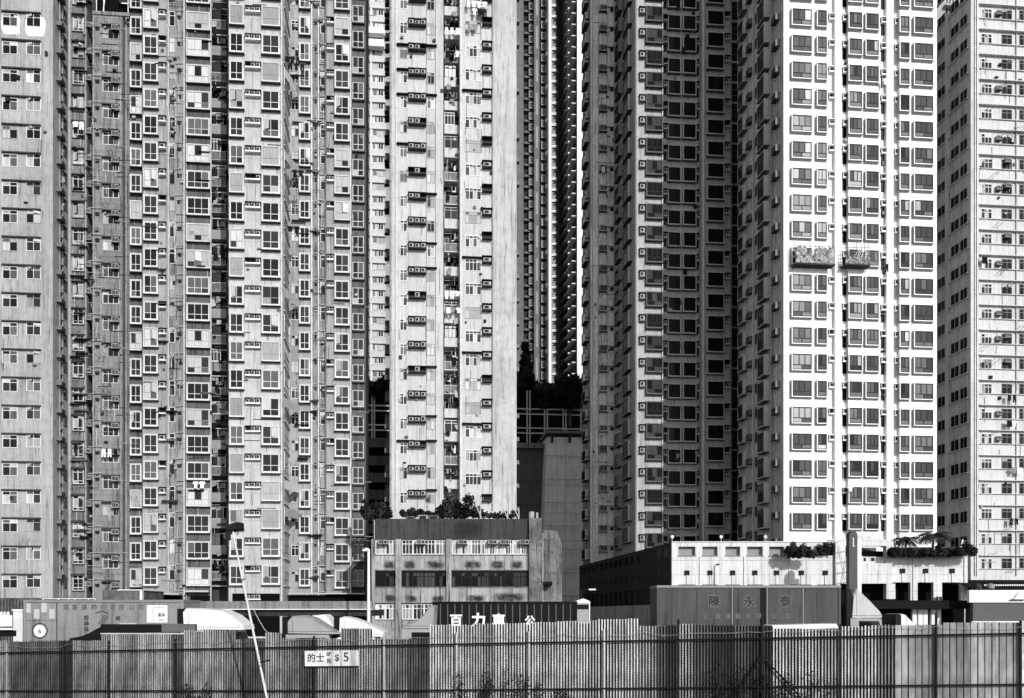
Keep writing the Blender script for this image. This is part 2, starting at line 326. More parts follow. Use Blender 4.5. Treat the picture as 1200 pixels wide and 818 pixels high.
# ------------------------------------------------------------ buildings
class Building:
    def __init__(s, name, label, loc, cat='building', **k):
        s.root = empty(name, loc, label=label, cat=cat, **k); s.L = Vector(loc); s.items = {}; s.far = loc[1] > 140; s.seed = rnd.randint(0, 9999)
    def part(s, name, mb, **k): return obj(name, mb.shifted(s.L), s.root, **k)
    def foot(s, segs, back, zt, z0=0.0, name='wall', cap=None):
        """one wall mesh from a stepped front: (u0, u1, Y, material)"""
        mb = MB(); xs = []
        for i, (u0, u1, Y, m) in enumerate(segs):
            xs.append(PX(u0, Y if i == 0 else min(Y, segs[i - 1][2])))
        xs.append(PX(segs[-1][1], segs[-1][2]))
        pts = []
        for i, (u0, u1, Y, m) in enumerate(segs):
            mb.poly([(xs[i], Y, z0), (xs[i + 1], Y, z0), (xs[i + 1], Y, zt), (xs[i], Y, zt)], m); pts += [(xs[i], Y), (xs[i + 1], Y)]
            if i and abs(Y - segs[i - 1][2]) > 1e-4:
                Yp = segs[i - 1][2]; mm = segs[i - 1][3] if Yp < Y else m; X = xs[i]
                q = [(X, Yp, z0), (X, Y, z0), (X, Y, zt), (X, Yp, zt)]; mb.poly(q, mm)
        side = cap or segs[0][3]; side2 = cap or segs[-1][3]
        Xa, Xb, Ya, Yb = xs[0], xs[-1], segs[0][2], segs[-1][2]
        mb.poly([(Xa, back, z0), (Xa, Ya, z0), (Xa, Ya, zt), (Xa, back, zt)], side); mb.poly([(Xb, Yb, z0), (Xb, back, z0), (Xb, back, zt), (Xb, Yb, zt)], side2)
        mb.poly([(Xb, back, z0), (Xa, back, z0), (Xa, back, zt), (Xb, back, zt)], side)
        mb.poly([(x, y, zt) for x, y in pts] + [(Xb, back, zt), (Xa, back, zt)], 'concrete_dark')
        s.part(name, mb); s.xs = xs; return xs
    def col(s, name, fn, u0, u1, v0, v1, Y, vmax=705, vmin=-45, nv=6, side=None, X=None, fh=FH, skip=None, only=None, jit=0, **k):
        """a column of one fitting, repeated every storey; v0 top, v1 bottom of one of them"""
        if side is None:
            Xa, Xb = PX(u0, Y), PX(u1, Y); w = Xb - Xa; dd = dep((Xa + Xb) / 2, Y)
        else:
            Ya, Yb = sorted((YX(u0, X), YX(u1, X))); w = Yb - Ya; dd = dep(X, (Ya + Yb) / 2)
        zb = HC + (HOR - v1) * dd / FP; h = (v1 - v0) * dd / FP; per = fh * FP / dd
        s.seed += 1; protos = [fn(w, h, random.Random(s.seed * 31 + i), **k) for i in range(nv)]
        r = random.Random(s.seed * 17); lst = s.items.setdefault(name, []); last = -1
        kmin = int(math.floor((v1 - vmax) / per)) + 1; kmax = int(math.ceil((v1 - vmin) / per))
        for kk in range(kmin, kmax):
            z = zb + kk * fh
            if z < .3: continue
            i = r.randrange(nv)
            if i == last: i = (i + 1) % nv
            last = i
            if skip and r.random() < skip: continue
            j = r.uniform(-jit, jit) if jit else 0
            if side is None: loc = Vector((Xa, Y, z + j)); rz = 0
            elif side == 'L': loc = Vector((X, Yb, z + j)); rz = -math.pi / 2
            else: loc = Vector((X, Ya, z + j)); rz = math.pi / 2
            lst.append((protos[i], loc, rz, dep(loc.x, loc.y) + z * .2))
        return s
    def run(s, name, u, Y, r=.06, m='pipe', v0=-45, v1=705, out=.12, X=None):
        mb = MB(); x = PX(u, Y) if X is None else X; za = max(.2, PZ(u, v1, Y)); zb = PZ(u, v0, Y)
        mb.tube((x, Y - out, za), (x, Y - out, zb), r, m, 6)
        z = za + .7
        while z < zb: mb.tube((x, Y - out, z), (x, Y - out, z + .12), r * 1.5, m, 6); z += FH
        s.part(name, mb)
    def grit(s, u0, u1, v0, v1, Y, n, seed, kinds='hbrcps'):
        r = random.Random(seed); mb = MB()
        for _ in range(n):
            x = PX(r.uniform(u0, u1), Y); z = PZ((u0 + u1) / 2, r.uniform(v0, v1), Y); k = r.choice(kinds)
            if z < 3: continue
            if k == 'h': L = r.uniform(.5, 3.2); mb.tube((x, Y - .07, z), (x + r.uniform(-.15, .15), Y - .07, z - L), .022, r.choice(['dark_steel', 'pipe', 'rust', 'pipe_white']), 4)
            elif k == 'b': w_ = r.uniform(.12, .4); mb.box(x, x + w_, Y - r.uniform(.1, .35), Y - .003, z, z + r.uniform(.1, .4), r.choice(['rust', 'ac_dim', 'ac_body', 'dark_steel']))
            elif k == 'r': L = r.uniform(.6, 1.6); mb.tube((x, Y, z), (x + r.uniform(-.3, .3), Y - L, z + .15), .02, 'dark_steel', 4); mb.tube((x + .5, Y, z), (x + .5, Y - L, z + .15), .02, 'dark_steel', 4); mb.tube((x - .1, Y - L * .8, z + .12), (x + .7, Y - L * .8, z + .12), .02, 'pipe', 4)
            elif k == 'c': mb.poly([(x, Y - .5, z), (x + r.uniform(.25, .6), Y - .5, z), (x + .5, Y - .48, z - r.uniform(.3, .9)), (x + .02, Y - .52, z - r.uniform(.3, .9))], r.choice(['pipe', 'mid_cloth', 'dark_cloth', 'dark_cloth'])); mb.tube((x - .1, Y, z + .02), (x + .2, Y - .55, z + .02), .015, 'dark_steel', 4)
            elif k == 'p': L = r.uniform(.8, 2.5); mb.box(x, x + L, Y - .09, Y - .04, z, z + .04, r.choice(['pipe', 'rust', 'dark_steel']))
            elif k == 's': w_ = r.uniform(.8, 1.7); mb.ext([(Y - .004, z + .3), (Y - .55, z + .05), (Y - .55, z + .02), (Y - .004, z + .24)], x, x + w_, r.choice(['canopy', 'rust', 'ac_dim']), 'x')
        s.part('cables_and_brackets', mb, kind='stuff')
    def done(s, cap=100):
        for name, lst in s.items.items():
            lst.sort(key=lambda q: q[3]); tiny = s.far or name.startswith('side_')
            for (pr, loc, rz, _) in lst[:cap]:
                if tiny and pr[1] is not None and not getattr(pr[0], 'fused', False): pr[0].add(pr[1], Matrix.Identity(4)); pr[0].fused = True
                o = obj(name, pr[0], s.root, loc - s.L, rz)
                if pr[1] is not None and not tiny: obj('pane', pr[1], o)
            rest = lst[cap:]
            if rest:
                mb = MB()
                for (pr, loc, rz, _) in rest:
                    mx = Matrix.Translation(loc - s.L) @ Matrix.Rotation(rz, 4, 'Z'); mb.add(pr[0], mx)
                    if pr[1] is not None and not getattr(pr[0], 'fused', False): mb.add(pr[1], mx)
                obj(name, mb, s.root, kind='stuff')
def base(u, Y): return (PX(u, Y), Y, 0)

# --- A: pale block at the far left
a = Building('apartment_block', 'pale grey apartment block with paired windows at the left edge of the photo', base(20, 107.1))
a.foot([(-60, 62, 107.1, 'wallA')], 112.0, 80)
XA = a.xs[-1]
for u0, u1 in ((3, 20.7), (31, 47.9), (-25, -8)):
    a.col('window', win, u0, u1, 312.2, 327.2, 107.1, vmax=690, nv=9, cols=2, rows=(1, .38), gw=GW_C, openp=.18, bar=.055, same=.45)
a.col('window_ledge', slabp, 2.5, 48.2, 310.4, 311.9, 107.1, vmax=690, nv=1, d=.28, m='bay_bottom')
a.col('air_conditioner', acbox, 66, 71, 318.5, 324, 0, side='R', X=XA, vmax=690, nv=4, body='ac_dim')
a.col('small_window', win, 73, 78, 328, 341.5, 0, side='R', X=XA, vmax=690, nv=4, cols=1, fm='rust', gw=GW_T)
a.col('pipe_bracket', ventp, 71, 73, 312, 315, 0, side='R', X=XA, vmax=690, nv=2)
pt = MB()
for u0, u1 in ((1.5, 24), (29.5, 53.5)):
    n = 22; cx, cz = PX((u0 + u1) / 2, 107.1), PZ(30, 30, 107.1); rx = (PX(u1, 107.1) - PX(u0, 107.1)) / 2; rzv = 1.0
    rr = random.Random(int(u0)); pt.poly([(cx + rx * math.copysign(abs(math.cos(t)) ** .5, math.cos(t)) * rr.uniform(.93, 1.05), 107.094, cz + rzv * math.copysign(abs(math.sin(t)) ** .55, math.sin(t)) * rr.uniform(.9, 1.08)) for t in [2 * math.pi * i / n for i in range(n)]], 'paint_white')
a.part('repair_patch', pt)
a.grit(4, 56, 20, 690, 107.1, 14, 101, 'hhb')
for u in (68.5, 72, 79): a.run('drainpipe', 0, YX(u, XA + .0), .05, 'pipe', out=0, X=XA + .12)
a.done()

# --- B: narrow grimy block, two roof heights
b = Building('apartment_block', 'narrow grimy grey block crowded with pipes, second from the left edge', base(115, 112.4))
zB = PZ(125, 17, 112.5)
b.foot([(79.5, 102, 112.2, 'wallB'), (102, 108.5, 114.4, 'wallB')], 128, 78)
b.foot([(108.5, 143.5, 112.5, 'wallB_light'), (143.5, 152.5, 113.6, 'wallB')], 128.1, zB)
b.col('window', win, 85.5, 98, 330.8, 348.6, 112.2, vmax=700, nv=9, cols=2, rows=(.3, 1, .35), openp=.2, gw=GW_C, same=.5)
b.col('window_ledge', hood, 84.5, 99.5, 328.8, 331, 112.2, vmax=700, nv=1)
b.col('window_sill', slabp, 85, 100, 349, 350, 112.2, vmax=700, nv=1, d=.15, m='bay_bottom')
b.col('air_conditioner', acbox, 102.8, 108.2, 340, 346, 112.6, vmax=700, nv=4, d=.6)
b.col('small_window', win, 104, 108, 349, 353, 114.4, vmax=700, nv=3, cols=1, gw=GW_T4)
b.col('vent', ventp, 112, 116.5, 312, 315, 112.5, vmax=700, vmin=30, nv=1)
b.col('window', win, 120.5, 139.5, 310.6, 325, 112.5, vmax=695, vmin=30, nv=9, cols=3, rows=(1, .3), gw=GW_C, openp=.15, same=.5)
b.col('window_ledge', hood, 120, 140.5, 308, 310.4, 112.5, vmax=695, vmin=30, nv=1)
b.col('air_conditioner', acbox, 132, 140, 310.6, 317, 112.5, vmax=695, vmin=30, nv=4)
b.col('cross_pipe', crosspipe, 104, 120, 305.5, 306.2, 112.4, vmax=700, vmin=30, nv=1)
for u, Y in ((81.5, 112.2), (83.3, 112.2), (100.6, 112.2), (109.6, 112.5), (144, 113.5), (148, 113.5)): b.run('drainpipe', u, Y, .055, rnd.choice(['pipe', 'pipe_white']), v0=18 if u > 105 else -45)
pp = MB(); Xa, Xb = PX(108.5, 112.5), PX(152.5, 112.5); pp.box(Xa, Xb, 112.35, 112.6, zB - .1, zB + .25, 'concrete'); b.part('parapet', pp)
b.grit(82, 100, 0, 690, 112.2, 150, 102, 'hbrphhs'); b.grit(102.5, 108, 0, 690, 113.4, 110, 103, 'hbbr'); b.grit(109, 142, 25, 690, 112.5, 150, 104, 'hbrphhp')
b.done()
sh = empty('rooftop_shed', (PX(108, 113), 113.2, zB + .0), label='dark rooftop shed with thin white posts on the narrow grimy block', cat='shed')
m = MB(); W_ = PX(151, 113) - PX(108, 113)
m.box(0.2, W_, .9, 4.0, .0, 3.4, 'black'); m.box(1.2, W_ - .1, .2, 4.2, 3.4, 3.55, 'canopy'); m.box(2.6, W_, .3, .5, 1.9, 2.6, 'concrete_dark'); obj('shed_body', m, sh)
for x in (.3, .9, 1.05, W_ - .2): obj('post', MB().tube((x, .3, .25), (x + (.35 if .8 < x < 1 else 0), .3, 2.9), .05, 'frame_white', 5), sh)
obj('railing', MB().box(.2, W_, .2, .25, .38, .44, 'frame_white').box(2.9, W_ - .1, .15, .2, 1.75, 1.85, 'frame_white'), sh)

# --- C: wide block of stacked bays
c = Building('apartment_tower', 'wide block of stacked bay windows left of the narrow gap beside the centre tower', base(300, 108))
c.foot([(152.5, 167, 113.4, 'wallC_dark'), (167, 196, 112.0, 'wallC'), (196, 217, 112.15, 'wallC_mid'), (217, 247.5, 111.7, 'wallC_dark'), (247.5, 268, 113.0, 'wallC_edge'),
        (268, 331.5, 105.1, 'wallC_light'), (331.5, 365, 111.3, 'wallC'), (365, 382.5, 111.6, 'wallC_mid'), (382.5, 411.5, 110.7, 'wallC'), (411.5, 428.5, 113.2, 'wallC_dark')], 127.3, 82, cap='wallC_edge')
bk = dict(nv=14, cols=2, rows=(.55, 1), openp=.12)
c.col('bay_window', bay, 153.5, 167.2, 329, 350.5, 113.4, box='bay_c', p=.5, **bk)
c.col('bay_window', bay, 168.8, 186, 323, 345.5, 112.0, p=.42, **bk)
c.col('air_conditioner', rack, 187.3, 195.5, 323.5, 330.5, 112.0, n=1, nv=4, ledge='frame_white')
c.col('small_window', win, 198.5, 205.3, 322.5, 340, 112.15, nv=7, cols=1, rows=(1, .4), openp=.2, gw=GW_C)
c.col('vent', ventp, 208.2, 212.8, 328.5, 331.5, 112.15, nv=1)
c.col('cross_pipe', crosspipe, 205, 216, 321.3, 322, 112.1, nv=1)
c.col('bay_window', bay, 219, 246.5, 325, 346.3, 111.7, p=.35, box='bay_c', nv=10, cols=3, rows=(.5, 1), openp=.1)
c.col('balcony', balcony, 248, 267, 318.5, 343.5, 112.9, nv=9, d=.9, par='bay_mid')
c.col('balcony_ledge', slabp, 247.8, 267.5, 320.3, 321.3, 113.0, nv=1, d=.9, m='frame_grey')
c.col('bay_window', bay, 269.3, 286.3, 335, 358.5, 105.1, p=.42, **bk)
c.col('air_conditioner', rack, 288, 306, 336, 342.8, 105.1, n=3, nv=6, ledge='frame_white', d=.5)
c.col('bay_window', bay, 307, 328.5, 336, 359.3, 105.1, p=.42, **bk)
XC = c.xs[6]
c.col('side_window', win, 333, 338.5, 344, 365, 0, side='R', X=XC, nv=6, cols=1, rows=(.8, 1), openp=.1, gw=GW_M)
c.col('side_ledge', slabp, 332.6, 339, 340.5, 341.5, 0, side='R', X=XC, nv=1, d=.14, m='frame_grey')
c.col('small_window', win, 341.3, 350.2, 331.5, 344.3, 111.3, nv=7, cols=2, rows=(1, .35), openp=.15)
c.col('bay_window', bay, 350.8, 363.8, 328.3, 349.8, 111.3, p=.4, **bk)
c.col('vent', ventp, 366.8, 371.2, 332, 335, 111.6, nv=1)
c.col('small_window', win, 375.5, 382, 329.5, 345, 111.6, nv=7, cols=1, rows=(1, .5), openp=.2)
c.col('cross_pipe', crosspipe, 366, 381, 326.5, 327.8, 111.5, nv=1)
c.col('air_conditioner', rack, 383.3, 391.5, 329.8, 336.3, 110.7, n=2, nv=5, ledge='frame_white', d=.5)
c.col('bay_window', bay, 392.2, 409.8, 329.8, 351.8, 110.7, p=.42, **bk)
c.col('recessed_window', bay, 412.2, 427.3, 337, 358.5, 113.2, p=.3, nv=8, cols=2, rows=(.5, 1), box='bay_dark')
for u, Y, mm, rr in ((188.2 + 7.5, 111.95, 'pipe', .05), (197.3, 112.1, 'pipe_white', .05), (216, 112.0, 'pipe_white', .07), (218.3, 111.6, 'pipe', .05), (247.4, 111.7, 'pipe_white', .06), (267.6, 112.4, 'pipe', .05),
                     (330, 105.1, 'pipe_white', .06), (331.4, 105.05, 'pipe', .05), (365.3, 111.3, 'pipe_white', .09), (367.8, 111.6, 'pipe', .05), (373.2, 111.6, 'pipe_white', .07), (382.2, 111.3, 'pipe_white', .08), (411, 110.7, 'pipe_white', .06)):
    c.run('drainpipe', u, Y, rr, mm)
for u0, u1, v0, v1, mm, dd in ((160, 214, 695.5, 697, 'frame_grey', 1.8), (168, 214, 697.5, 704, 'black', .5), (219, 246, 692, 694, 'frame_grey', 1.0), (224, 246, 698, 706, 'black', .4)):
    cp = MB(); Y = 111.6; cp.box(PX(u0, Y), PX(u1, Y), Y - dd, Y - .003, PZ(230, v1, Y), PZ(230, v0, Y), mm); c.part('shopfront' if mm == 'black' else 'canopy', cp)
cp = MB(); Y = 105.1; cp.box(PX(272, Y), PX(328, Y), Y - .05, Y - .003, 0.2, PZ(300, 695.5, Y), 'black'); c.part('shopfront', cp); cp = MB(); cp.box(PX(340, 110.7), PX(428, 110.7), 108.6, 110.69, PZ(380, 696.5, 110.7), PZ(380, 695.2, 110.7), 'frame_grey'); c.part('canopy', cp); cp = MB(); cp.box(PX(340, 110.7), PX(428, 110.7), 109.5, 110.69, .2, PZ(380, 697.5, 110.7), 'black')
c.part('shopfront', cp)
for i_, (ua_, ub_, Y_, n_, kk_) in enumerate(((154, 166, 113.4, 45, 'hbrhp'), (168, 195, 112.0, 70, 'hbhhps'), (197, 216, 112.1, 190, 'hbphhh'), (219, 246, 111.7, 60, 'hbhps'), (248, 267, 112.2, 150, 'hbrcps'), (270, 330, 105.1, 80, 'hhhbp'),
    (340, 364, 111.3, 70, 'hbrhps'), (365, 383, 111.6, 200, 'hhhbpp'), (384, 410, 110.7, 60, 'hbhp'), (412, 428, 113.2, 40, 'hbhp'))): c.grit(ua_, ub_, -30, 690, Y_, n_, 200 + i_, kk_)
c.done()

# --- M: centre tower
mt = Building('apartment_tower', 'light grey centre tower with a blank streaked wall and rows of air conditioner shelves', base(530, 119))
mt.foot([(456.5, 519.5, 116.6, 'wallM'), (519.5, 538.5, 122.6, 'wallM_rec'), (538.5, 577, 120.3, 'wallM'), (577, 605.3, 120.25, 'wallM_blank')], 138, 86)
XM = mt.xs[0]; XM2 = mt.xs[-1]
mk = dict(nv=9, rows=(1, .3), gw=GW_M, same=.5, bar=.07)
mt.col('window', win, 468.5, 477.3, 316, 329.5, 116.6, vmax=600, cols=2, openp=.08, **mk)
mt.col('window', win, 500.3, 509.3, 316.5, 330, 116.6, vmax=600, cols=2, openp=.08, **mk)
mt.col('air_conditioner', rack, 478.5, 499.3, 314.3, 321.5, 116.6, vmax=600, nv=8, n=3, d=.75, shelf='dark_steel', ledge='bay_bottom')
mt.col('window_hood', hood, 464.8, 478.5, 312.3, 315, 116.6, vmax=600, nv=1, skip=.62, m='canopy')
mt.col('window_hood', hood, 499.3, 512, 313, 315.6, 116.6, vmax=600, nv=1, skip=.62, m='canopy')
mt.col('balcony', balcony, 520.2, 537.8, 329, 353.5, 122.5, vmax=598, nv=14, d=1.3, par='wallM')
mt.col('window', win, 545, 564, 304, 317.8, 120.3, vmax=590, cols=4, openp=.06, **mk)
mt.col('window_hood', hood, 541.5, 566, 300.3, 303.2, 120.3, vmax=590, nv=1, skip=.75, m='canopy')
mt.col('air_conditioner', rack, 564.8, 576.3, 301.3, 309, 120.3, vmax=597, nv=7, n=1, d=.7, shelf='dark_steel', ledge='bay_bottom')
for uu in (458.2, 459.8): pass
for k_ in range(4):
    yy = 117.4 + k_ * 4.5
    mt.col('side_air_conditioner', acbox, 461, 462, 300 + 7 * k_, 306 + 7 * k_, 0, side='L', X=XM, nv=1) if False else None
sd = MB()
def side_ac(Xe, sgn, Y0, z0, n, name, sz=.55, every=1, thing=mt):
    lst = thing.items.setdefault(name, []); r = random.Random(int(Y0 * 10)); pro = [acbox(.75, sz, r, d=.55, body='ac_dim') for _ in range(3)]
    for k in range(n):
        if r.random() < .15: continue
        loc = Vector((Xe, Y0 + (.75 if sgn < 0 else 0), z0 + k * FH)); lst.append((r.choice(pro), loc, -math.pi / 2 if sgn < 0 else math.pi / 2, 100 + k))
side_ac(XM, -1, 118.2, 12.4, 24, 'side_air_conditioner'); side_ac(XM, -1, 124.5, 11.6, 24, 'side_air_conditioner', .8); side_ac(XM, -1, 121.0, 13.2, 24, 'side_air_conditioner', 1.2); side_ac(XM2, 1, 122.2, 11.9, 25, 'side_air_conditioner', .5)
mt.run('drainpipe', 464, 116.6, .07, 'pipe_white', v1=598); mt.run('drainpipe', 510.5, 116.6, .03, 'pipe', v1=598); mt.run('drainpipe', 540, 120.3, .12, 'pipe_white', v1=598)
mt.run('drainpipe', 577.3, 120.2, .07, 'pipe', v1=598); mt.run('drainpipe', 499.8, 116.6, .02, 'pipe', v1=598); mt.run('drainpipe', 458, 116.6, .1, 'pipe', v1=598)
mt.grit(466, 518, -30, 595, 116.6, 50, 301, 'hhhb'); mt.grit(542, 576, -30, 590, 120.3, 45, 302, 'hhhb'); mt.grit(520, 538, -30, 590, 121.4, 120, 303, 'bchhb')
mt.done()

# --- T: shaded tower right of the gap
t = Building('apartment_tower', 'tall shaded tower with dark square bays between the gap and the bright white tower', base(780, 128))
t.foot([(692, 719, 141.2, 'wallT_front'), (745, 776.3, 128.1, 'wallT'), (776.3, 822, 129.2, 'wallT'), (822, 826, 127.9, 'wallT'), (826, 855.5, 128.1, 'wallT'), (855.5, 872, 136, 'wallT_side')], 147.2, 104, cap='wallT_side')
XT, XT4 = t.xs[0], t.xs[1]
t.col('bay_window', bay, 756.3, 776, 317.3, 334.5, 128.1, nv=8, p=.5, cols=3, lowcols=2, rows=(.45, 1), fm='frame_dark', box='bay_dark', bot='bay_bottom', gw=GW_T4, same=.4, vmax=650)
t.col('air_conditioner', rack, 748.4, 755.2, 318, 325.5, 128.1, nv=5, n=1, vmax=650, shelf='dark_steel', ledge='ac_dim')
tb = dict(nv=5, p=.45, cols=2, fm='frame_dark', box='frame_grey', bot='bay_dark', gw=GW_T, vmax=650, wall_t=.1)
t.col('bay_window', bay, 781.7, 797, 323.5, 340.8, 129.2, **tb)
t.col('bay_window', bay, 799.5, 815, 323.8, 341.3, 129.2, **tb)
t.col('air_conditioner', rack, 776.6, 781.4, 324, 331, 129.2, nv=3, n=1, vmax=650)
t.col('air_conditioner', rack, 815.5, 821.8, 325, 332.5, 129.2, nv=3, n=1, vmax=650)
t.col('dark_opening', slabp, 815.6, 821.5, 333, 341.5, 129.2, nv=1, vmax=650, d=.03, m='g_black')
t.col('dark_opening', slabp, 776.8, 781.0, 332, 340, 129.2, nv=1, vmax=650, d=.03, m='g_black')
t.col('bay_window', bay, 827.5, 847.3, 320, 337.5, 128.1, nv=5, p=.5, cols=3, fm='frame_dark', box='frame_grey', bot='bay_dark', gw=GW_T, vmax=650)
t.col('air_conditioner', rack, 848.5, 854.5, 321, 328, 128.1, nv=3, n=1, vmax=650)
t.col('recessed_window', win, 857, 864.5, 313, 335, 136, nv=5, cols=1, rows=(1, 1, 1), fm='bay_dark', gw=GW_T, vmax=650)
t.col('air_conditioner', acbox, 702, 710.5, 311.5, 319.5, 141.2, nv=4, vmax=665, d=.5)
t.col('vent', ventp, 715, 718.5, 314.5, 317.5, 141.2, nv=1, vmax=665)
t.col('window_ledge', slabp, 711, 719, 312.3, 313, 141.2, nv=1, d=.15, m='bay_dark', vmax=665)
# flank bays seen edge on
for (ua, ub, v0, v1, nm) in ((724.5, 729.5, 316, 331, 'side_bay'), (734, 741, 318, 336, 'side_bay')):
    t.col(nm, bay, ua, ub, v0, v1, 0, side='L', X=XT4, nv=4, p=.55, cols=1, fm='frame_dark', box='bay_mid', gw=GW_T, vmax=655)
t.col('side_window', win, 730.5, 732.5, 312, 324, 0, side='L', X=XT4, nv=3, cols=1, fm='frame_grey', gw=GW_T, vmax=655)
t.col('side_bay', bay, 686.3, 690.6, 321, 333, 0, side='L', X=XT, nv=4, p=.6, cols=1, fm='frame_dark', box='bay_mid', gw=GW_T, vmax=665)
side_ac(XT, -1, 141.8, 13.1, 30, 'side_air_conditioner', .9, thing=t)
for u, Y, rr, mm in ((747, 128.1, .07, 'pipe_white'), (776.2, 128.0, .06, 'pipe_white'), (823.8, 127.9, .09, 'pipe_white'), (701, 141.2, .05, 'pipe'), (694, 141.2, .05, 'pipe'), (710.8, 141.2, .04, 'pipe'), (856, 128.6, .08, 'pipe')):
    t.run('drainpipe', u, Y, rr, mm, v1=655)
t.grit(694, 718, 0, 655, 141.2, 80, 304, 'hbpr'); t.grit(777, 822, 0, 640, 129.2, 90, 305, 'hbpc')
t.done()

# --- W: bright white tower
w = Building('apartment_tower', 'bright white tower with rows of framed bay windows on the sunlit side right of centre', base(1000, 104.2))
w.foot([(918.2, 970, 104.2, 'wallW'), (970, 978.4, 104.65, 'wallW'), (978.4, 986.3, 104.15, 'wallW'), (986.3, 994, 104.65, 'wallW'), (994, 1031.3, 104.2, 'wallW'), (1031.3, 1039, 104.65, 'wallW'),
        (1039, 1047.2, 104.15, 'wallW'), (1047.2, 1054.2, 104.65, 'wallW'), (1054.2, 1097.8, 104.2, 'wallW')], 118.2, 116, cap='wallW_side')
XW = w.xs[0]
wk = dict(box='bay_side', rim='white_box', bot='bay_side', fm='frame_dark', gw=GW_W, nv=18, vmax=640, p=.44, bh=.07, wall_t=.075, bar=.085, same=.6)  # bay sides painted greyer than the white rim: shade put into the colour
w.col('bay_window', bay, 926.2, 950.2, 322.2, 342, 104.2, cols=3, lowcols=2, rows=(.42, 1), **wk)
w.col('bay_window', bay, 955.6, 967.8, 323, 342.6, 104.2, cols=2, lowcols=1, rows=(.42, 1), **wk)
w.col('bay_window', bay, 992.6, 1009, 324.2, 343.6, 104.2, cols=3, lowcols=1, rows=(.42, 1), **wk)
w.col('bay_window', bay, 1012.4, 1028.4, 325, 344.4, 104.2, cols=3, lowcols=1, rows=(.42, 1), **wk)
w.col('bay_window', bay, 1052.2, 1064.4, 327, 346.4, 104.2, cols=2, lowcols=1, rows=(.42, 1), **wk)
w.col('bay_window', bay, 1069, 1092, 327.5, 347, 104.2, cols=3, lowcols=2, rows=(.42, 1), **wk)
rk = dict(n=1, nv=4, d=.44, ledge='white_box', shelf='white_box', vmax=640)
for ua, ub, vv in ((970.6, 978, 325), (986.8, 993.6, 325.5), (1031.9, 1038.6, 327), (1047.7, 1053.9, 328)):
    w.col('air_conditioner', rack, ua - .8, ub + .3, vv, vv + 6.8, 104.65, **rk)
for ua, ub, vv in ((987, 993.4, 333), (1032.2, 1038.3, 334.5)):
    w.col('dark_opening', slabp, ua, ub, vv, vv + 13, 104.65, d=.03, m='g_black', nv=1, vmax=640)
fk = dict(side='L', X=XW, vmax=650)
w.col('side_air_conditioner', acbox, 909, 914, 325, 333, 0, nv=4, d=.5, body='ac_dim', **fk)
w.col('side_bay', bay, 893.5, 902, 329, 353, 0, nv=6, p=.65, cols=2, fm='frame_dark', box='wallW_side', bot='bay_dark', gw=GW_T, **fk)
w.col('side_window', win, 884.8, 888.2, 333, 346, 0, nv=4, cols=1, fm='frame_grey', gw=GW_T, **fk)
w.col('side_air_conditioner', acbox, 879, 882.5, 338, 345, 0, nv=4, d=.5, body='ac_dim', **fk)
w.col('side_bay', bay, 870, 876, 334, 352, 0, nv=5, p=.6, cols=1, fm='frame_dark', box='wallW_side', bot='bay_dark', gw=GW_T, **fk)
for uu in (890.3, 883.5, 905.5, 868.5):
    Yp = YX(uu, XW); w.part('drainpipe', MB().tube((XW - .12, Yp, 2), (XW - .12, Yp, 90), .07, 'pipe_white' if uu > 880 and uu < 900 else 'pipe', 6))
w.grit(988, 994, 0, 630, 104.6, 16, 306, 'bh'); w.grit(1032, 1038, 0, 630, 104.6, 14, 307, 'bh')
w.done()

# --- R: right-hand building with balcony-like bands
r_ = Building('apartment_block', 'older white block with horizontal ledges at the right edge of the photo', base(1165, 107.9))
zR = PZ(1137, -11, 107.9)
r_.foot([(1137, 1290, 107.9, 'wallR')], 128, zR, cap='wallR_side')
XR = r_.xs[0]
rp = MB(); rp.box(XR - .05, PX(1146, 107.9), 107.7, 107.898, .2, zR + .3, 'wallR'); r_.part('corner_pier', rp)
rw = dict(nv=10, vmax=678, gw=GW_R, rows=(1, .4), same=.4, bar=.05)
for ua, ub, cc in ((1149.5, 1162.3, 3), (1173.6, 1185.8, 2), (1194.2, 1208, 3), (1214, 1226, 3)):
    r_.col('window', win, ua, ub, 303.3 + (ua - 1149) * .02, 316.5 + (ua - 1149) * .02, 107.9, cols=cc, openp=.12, fm='frame_white' if ua < 1160 else 'bay_mid', **{**rw, 'gw': GW_C if ua < 1160 else {'g_black': 7, 'g_dark': 2}})
r_.col('head_ledge', slabp, 1146, 1284, 301.8, 302.6, 107.9, nv=1, d=.45, vmax=678)
r_.col('sill_ledge', slabp, 1146, 1284, 317.3, 318.0, 107.9, nv=1, d=.22, vmax=678)
r_.col('air_conditioner', acbox, 1166, 1171.5, 307, 312.5, 107.9, nv=4, skip=.7, vmax=670)
r_.col('air_conditioner', acbox, 1176, 1182, 304, 309.5, 107.9, nv=4, skip=.75, vmax=670)
sdk = dict(side='L', X=XR, vmax=670)
for ua, ub, va_, vb_ in ((1125.3, 1134, 309, 323.3), (1114.3, 1124.2, 315.4, 329.3), (1099, 1108, 325.5, 338.5)):
    r_.col('side_window', win, ua, ub, va_, vb_, 0, nv=6, cols=2, fm='wallR_side', gw=GW_T, openp=.05, **sdk)
r_.col('side_ledge', slabp, 1097, 1136, 330.6, 331.3, 0, nv=1, d=.25, m='wallR', **sdk)
Yp = YX(1111.5, XR); r_.part('side_pier', MB().box(XR - .25, XR - .003, Yp - .25, Yp + .35, 1, zR, 'wallR_side'))
for u in (1190.3, 1142, 1144.5): r_.run('drainpipe', u, 107.9 if u > 1150 else 107.7, .06, 'pipe' if u > 1150 else 'pipe_white', v1=675, v0=-10)
r_.grit(1147, 1205, 10, 672, 107.9, 75, 308, 'hbrhhr')
r_.done()

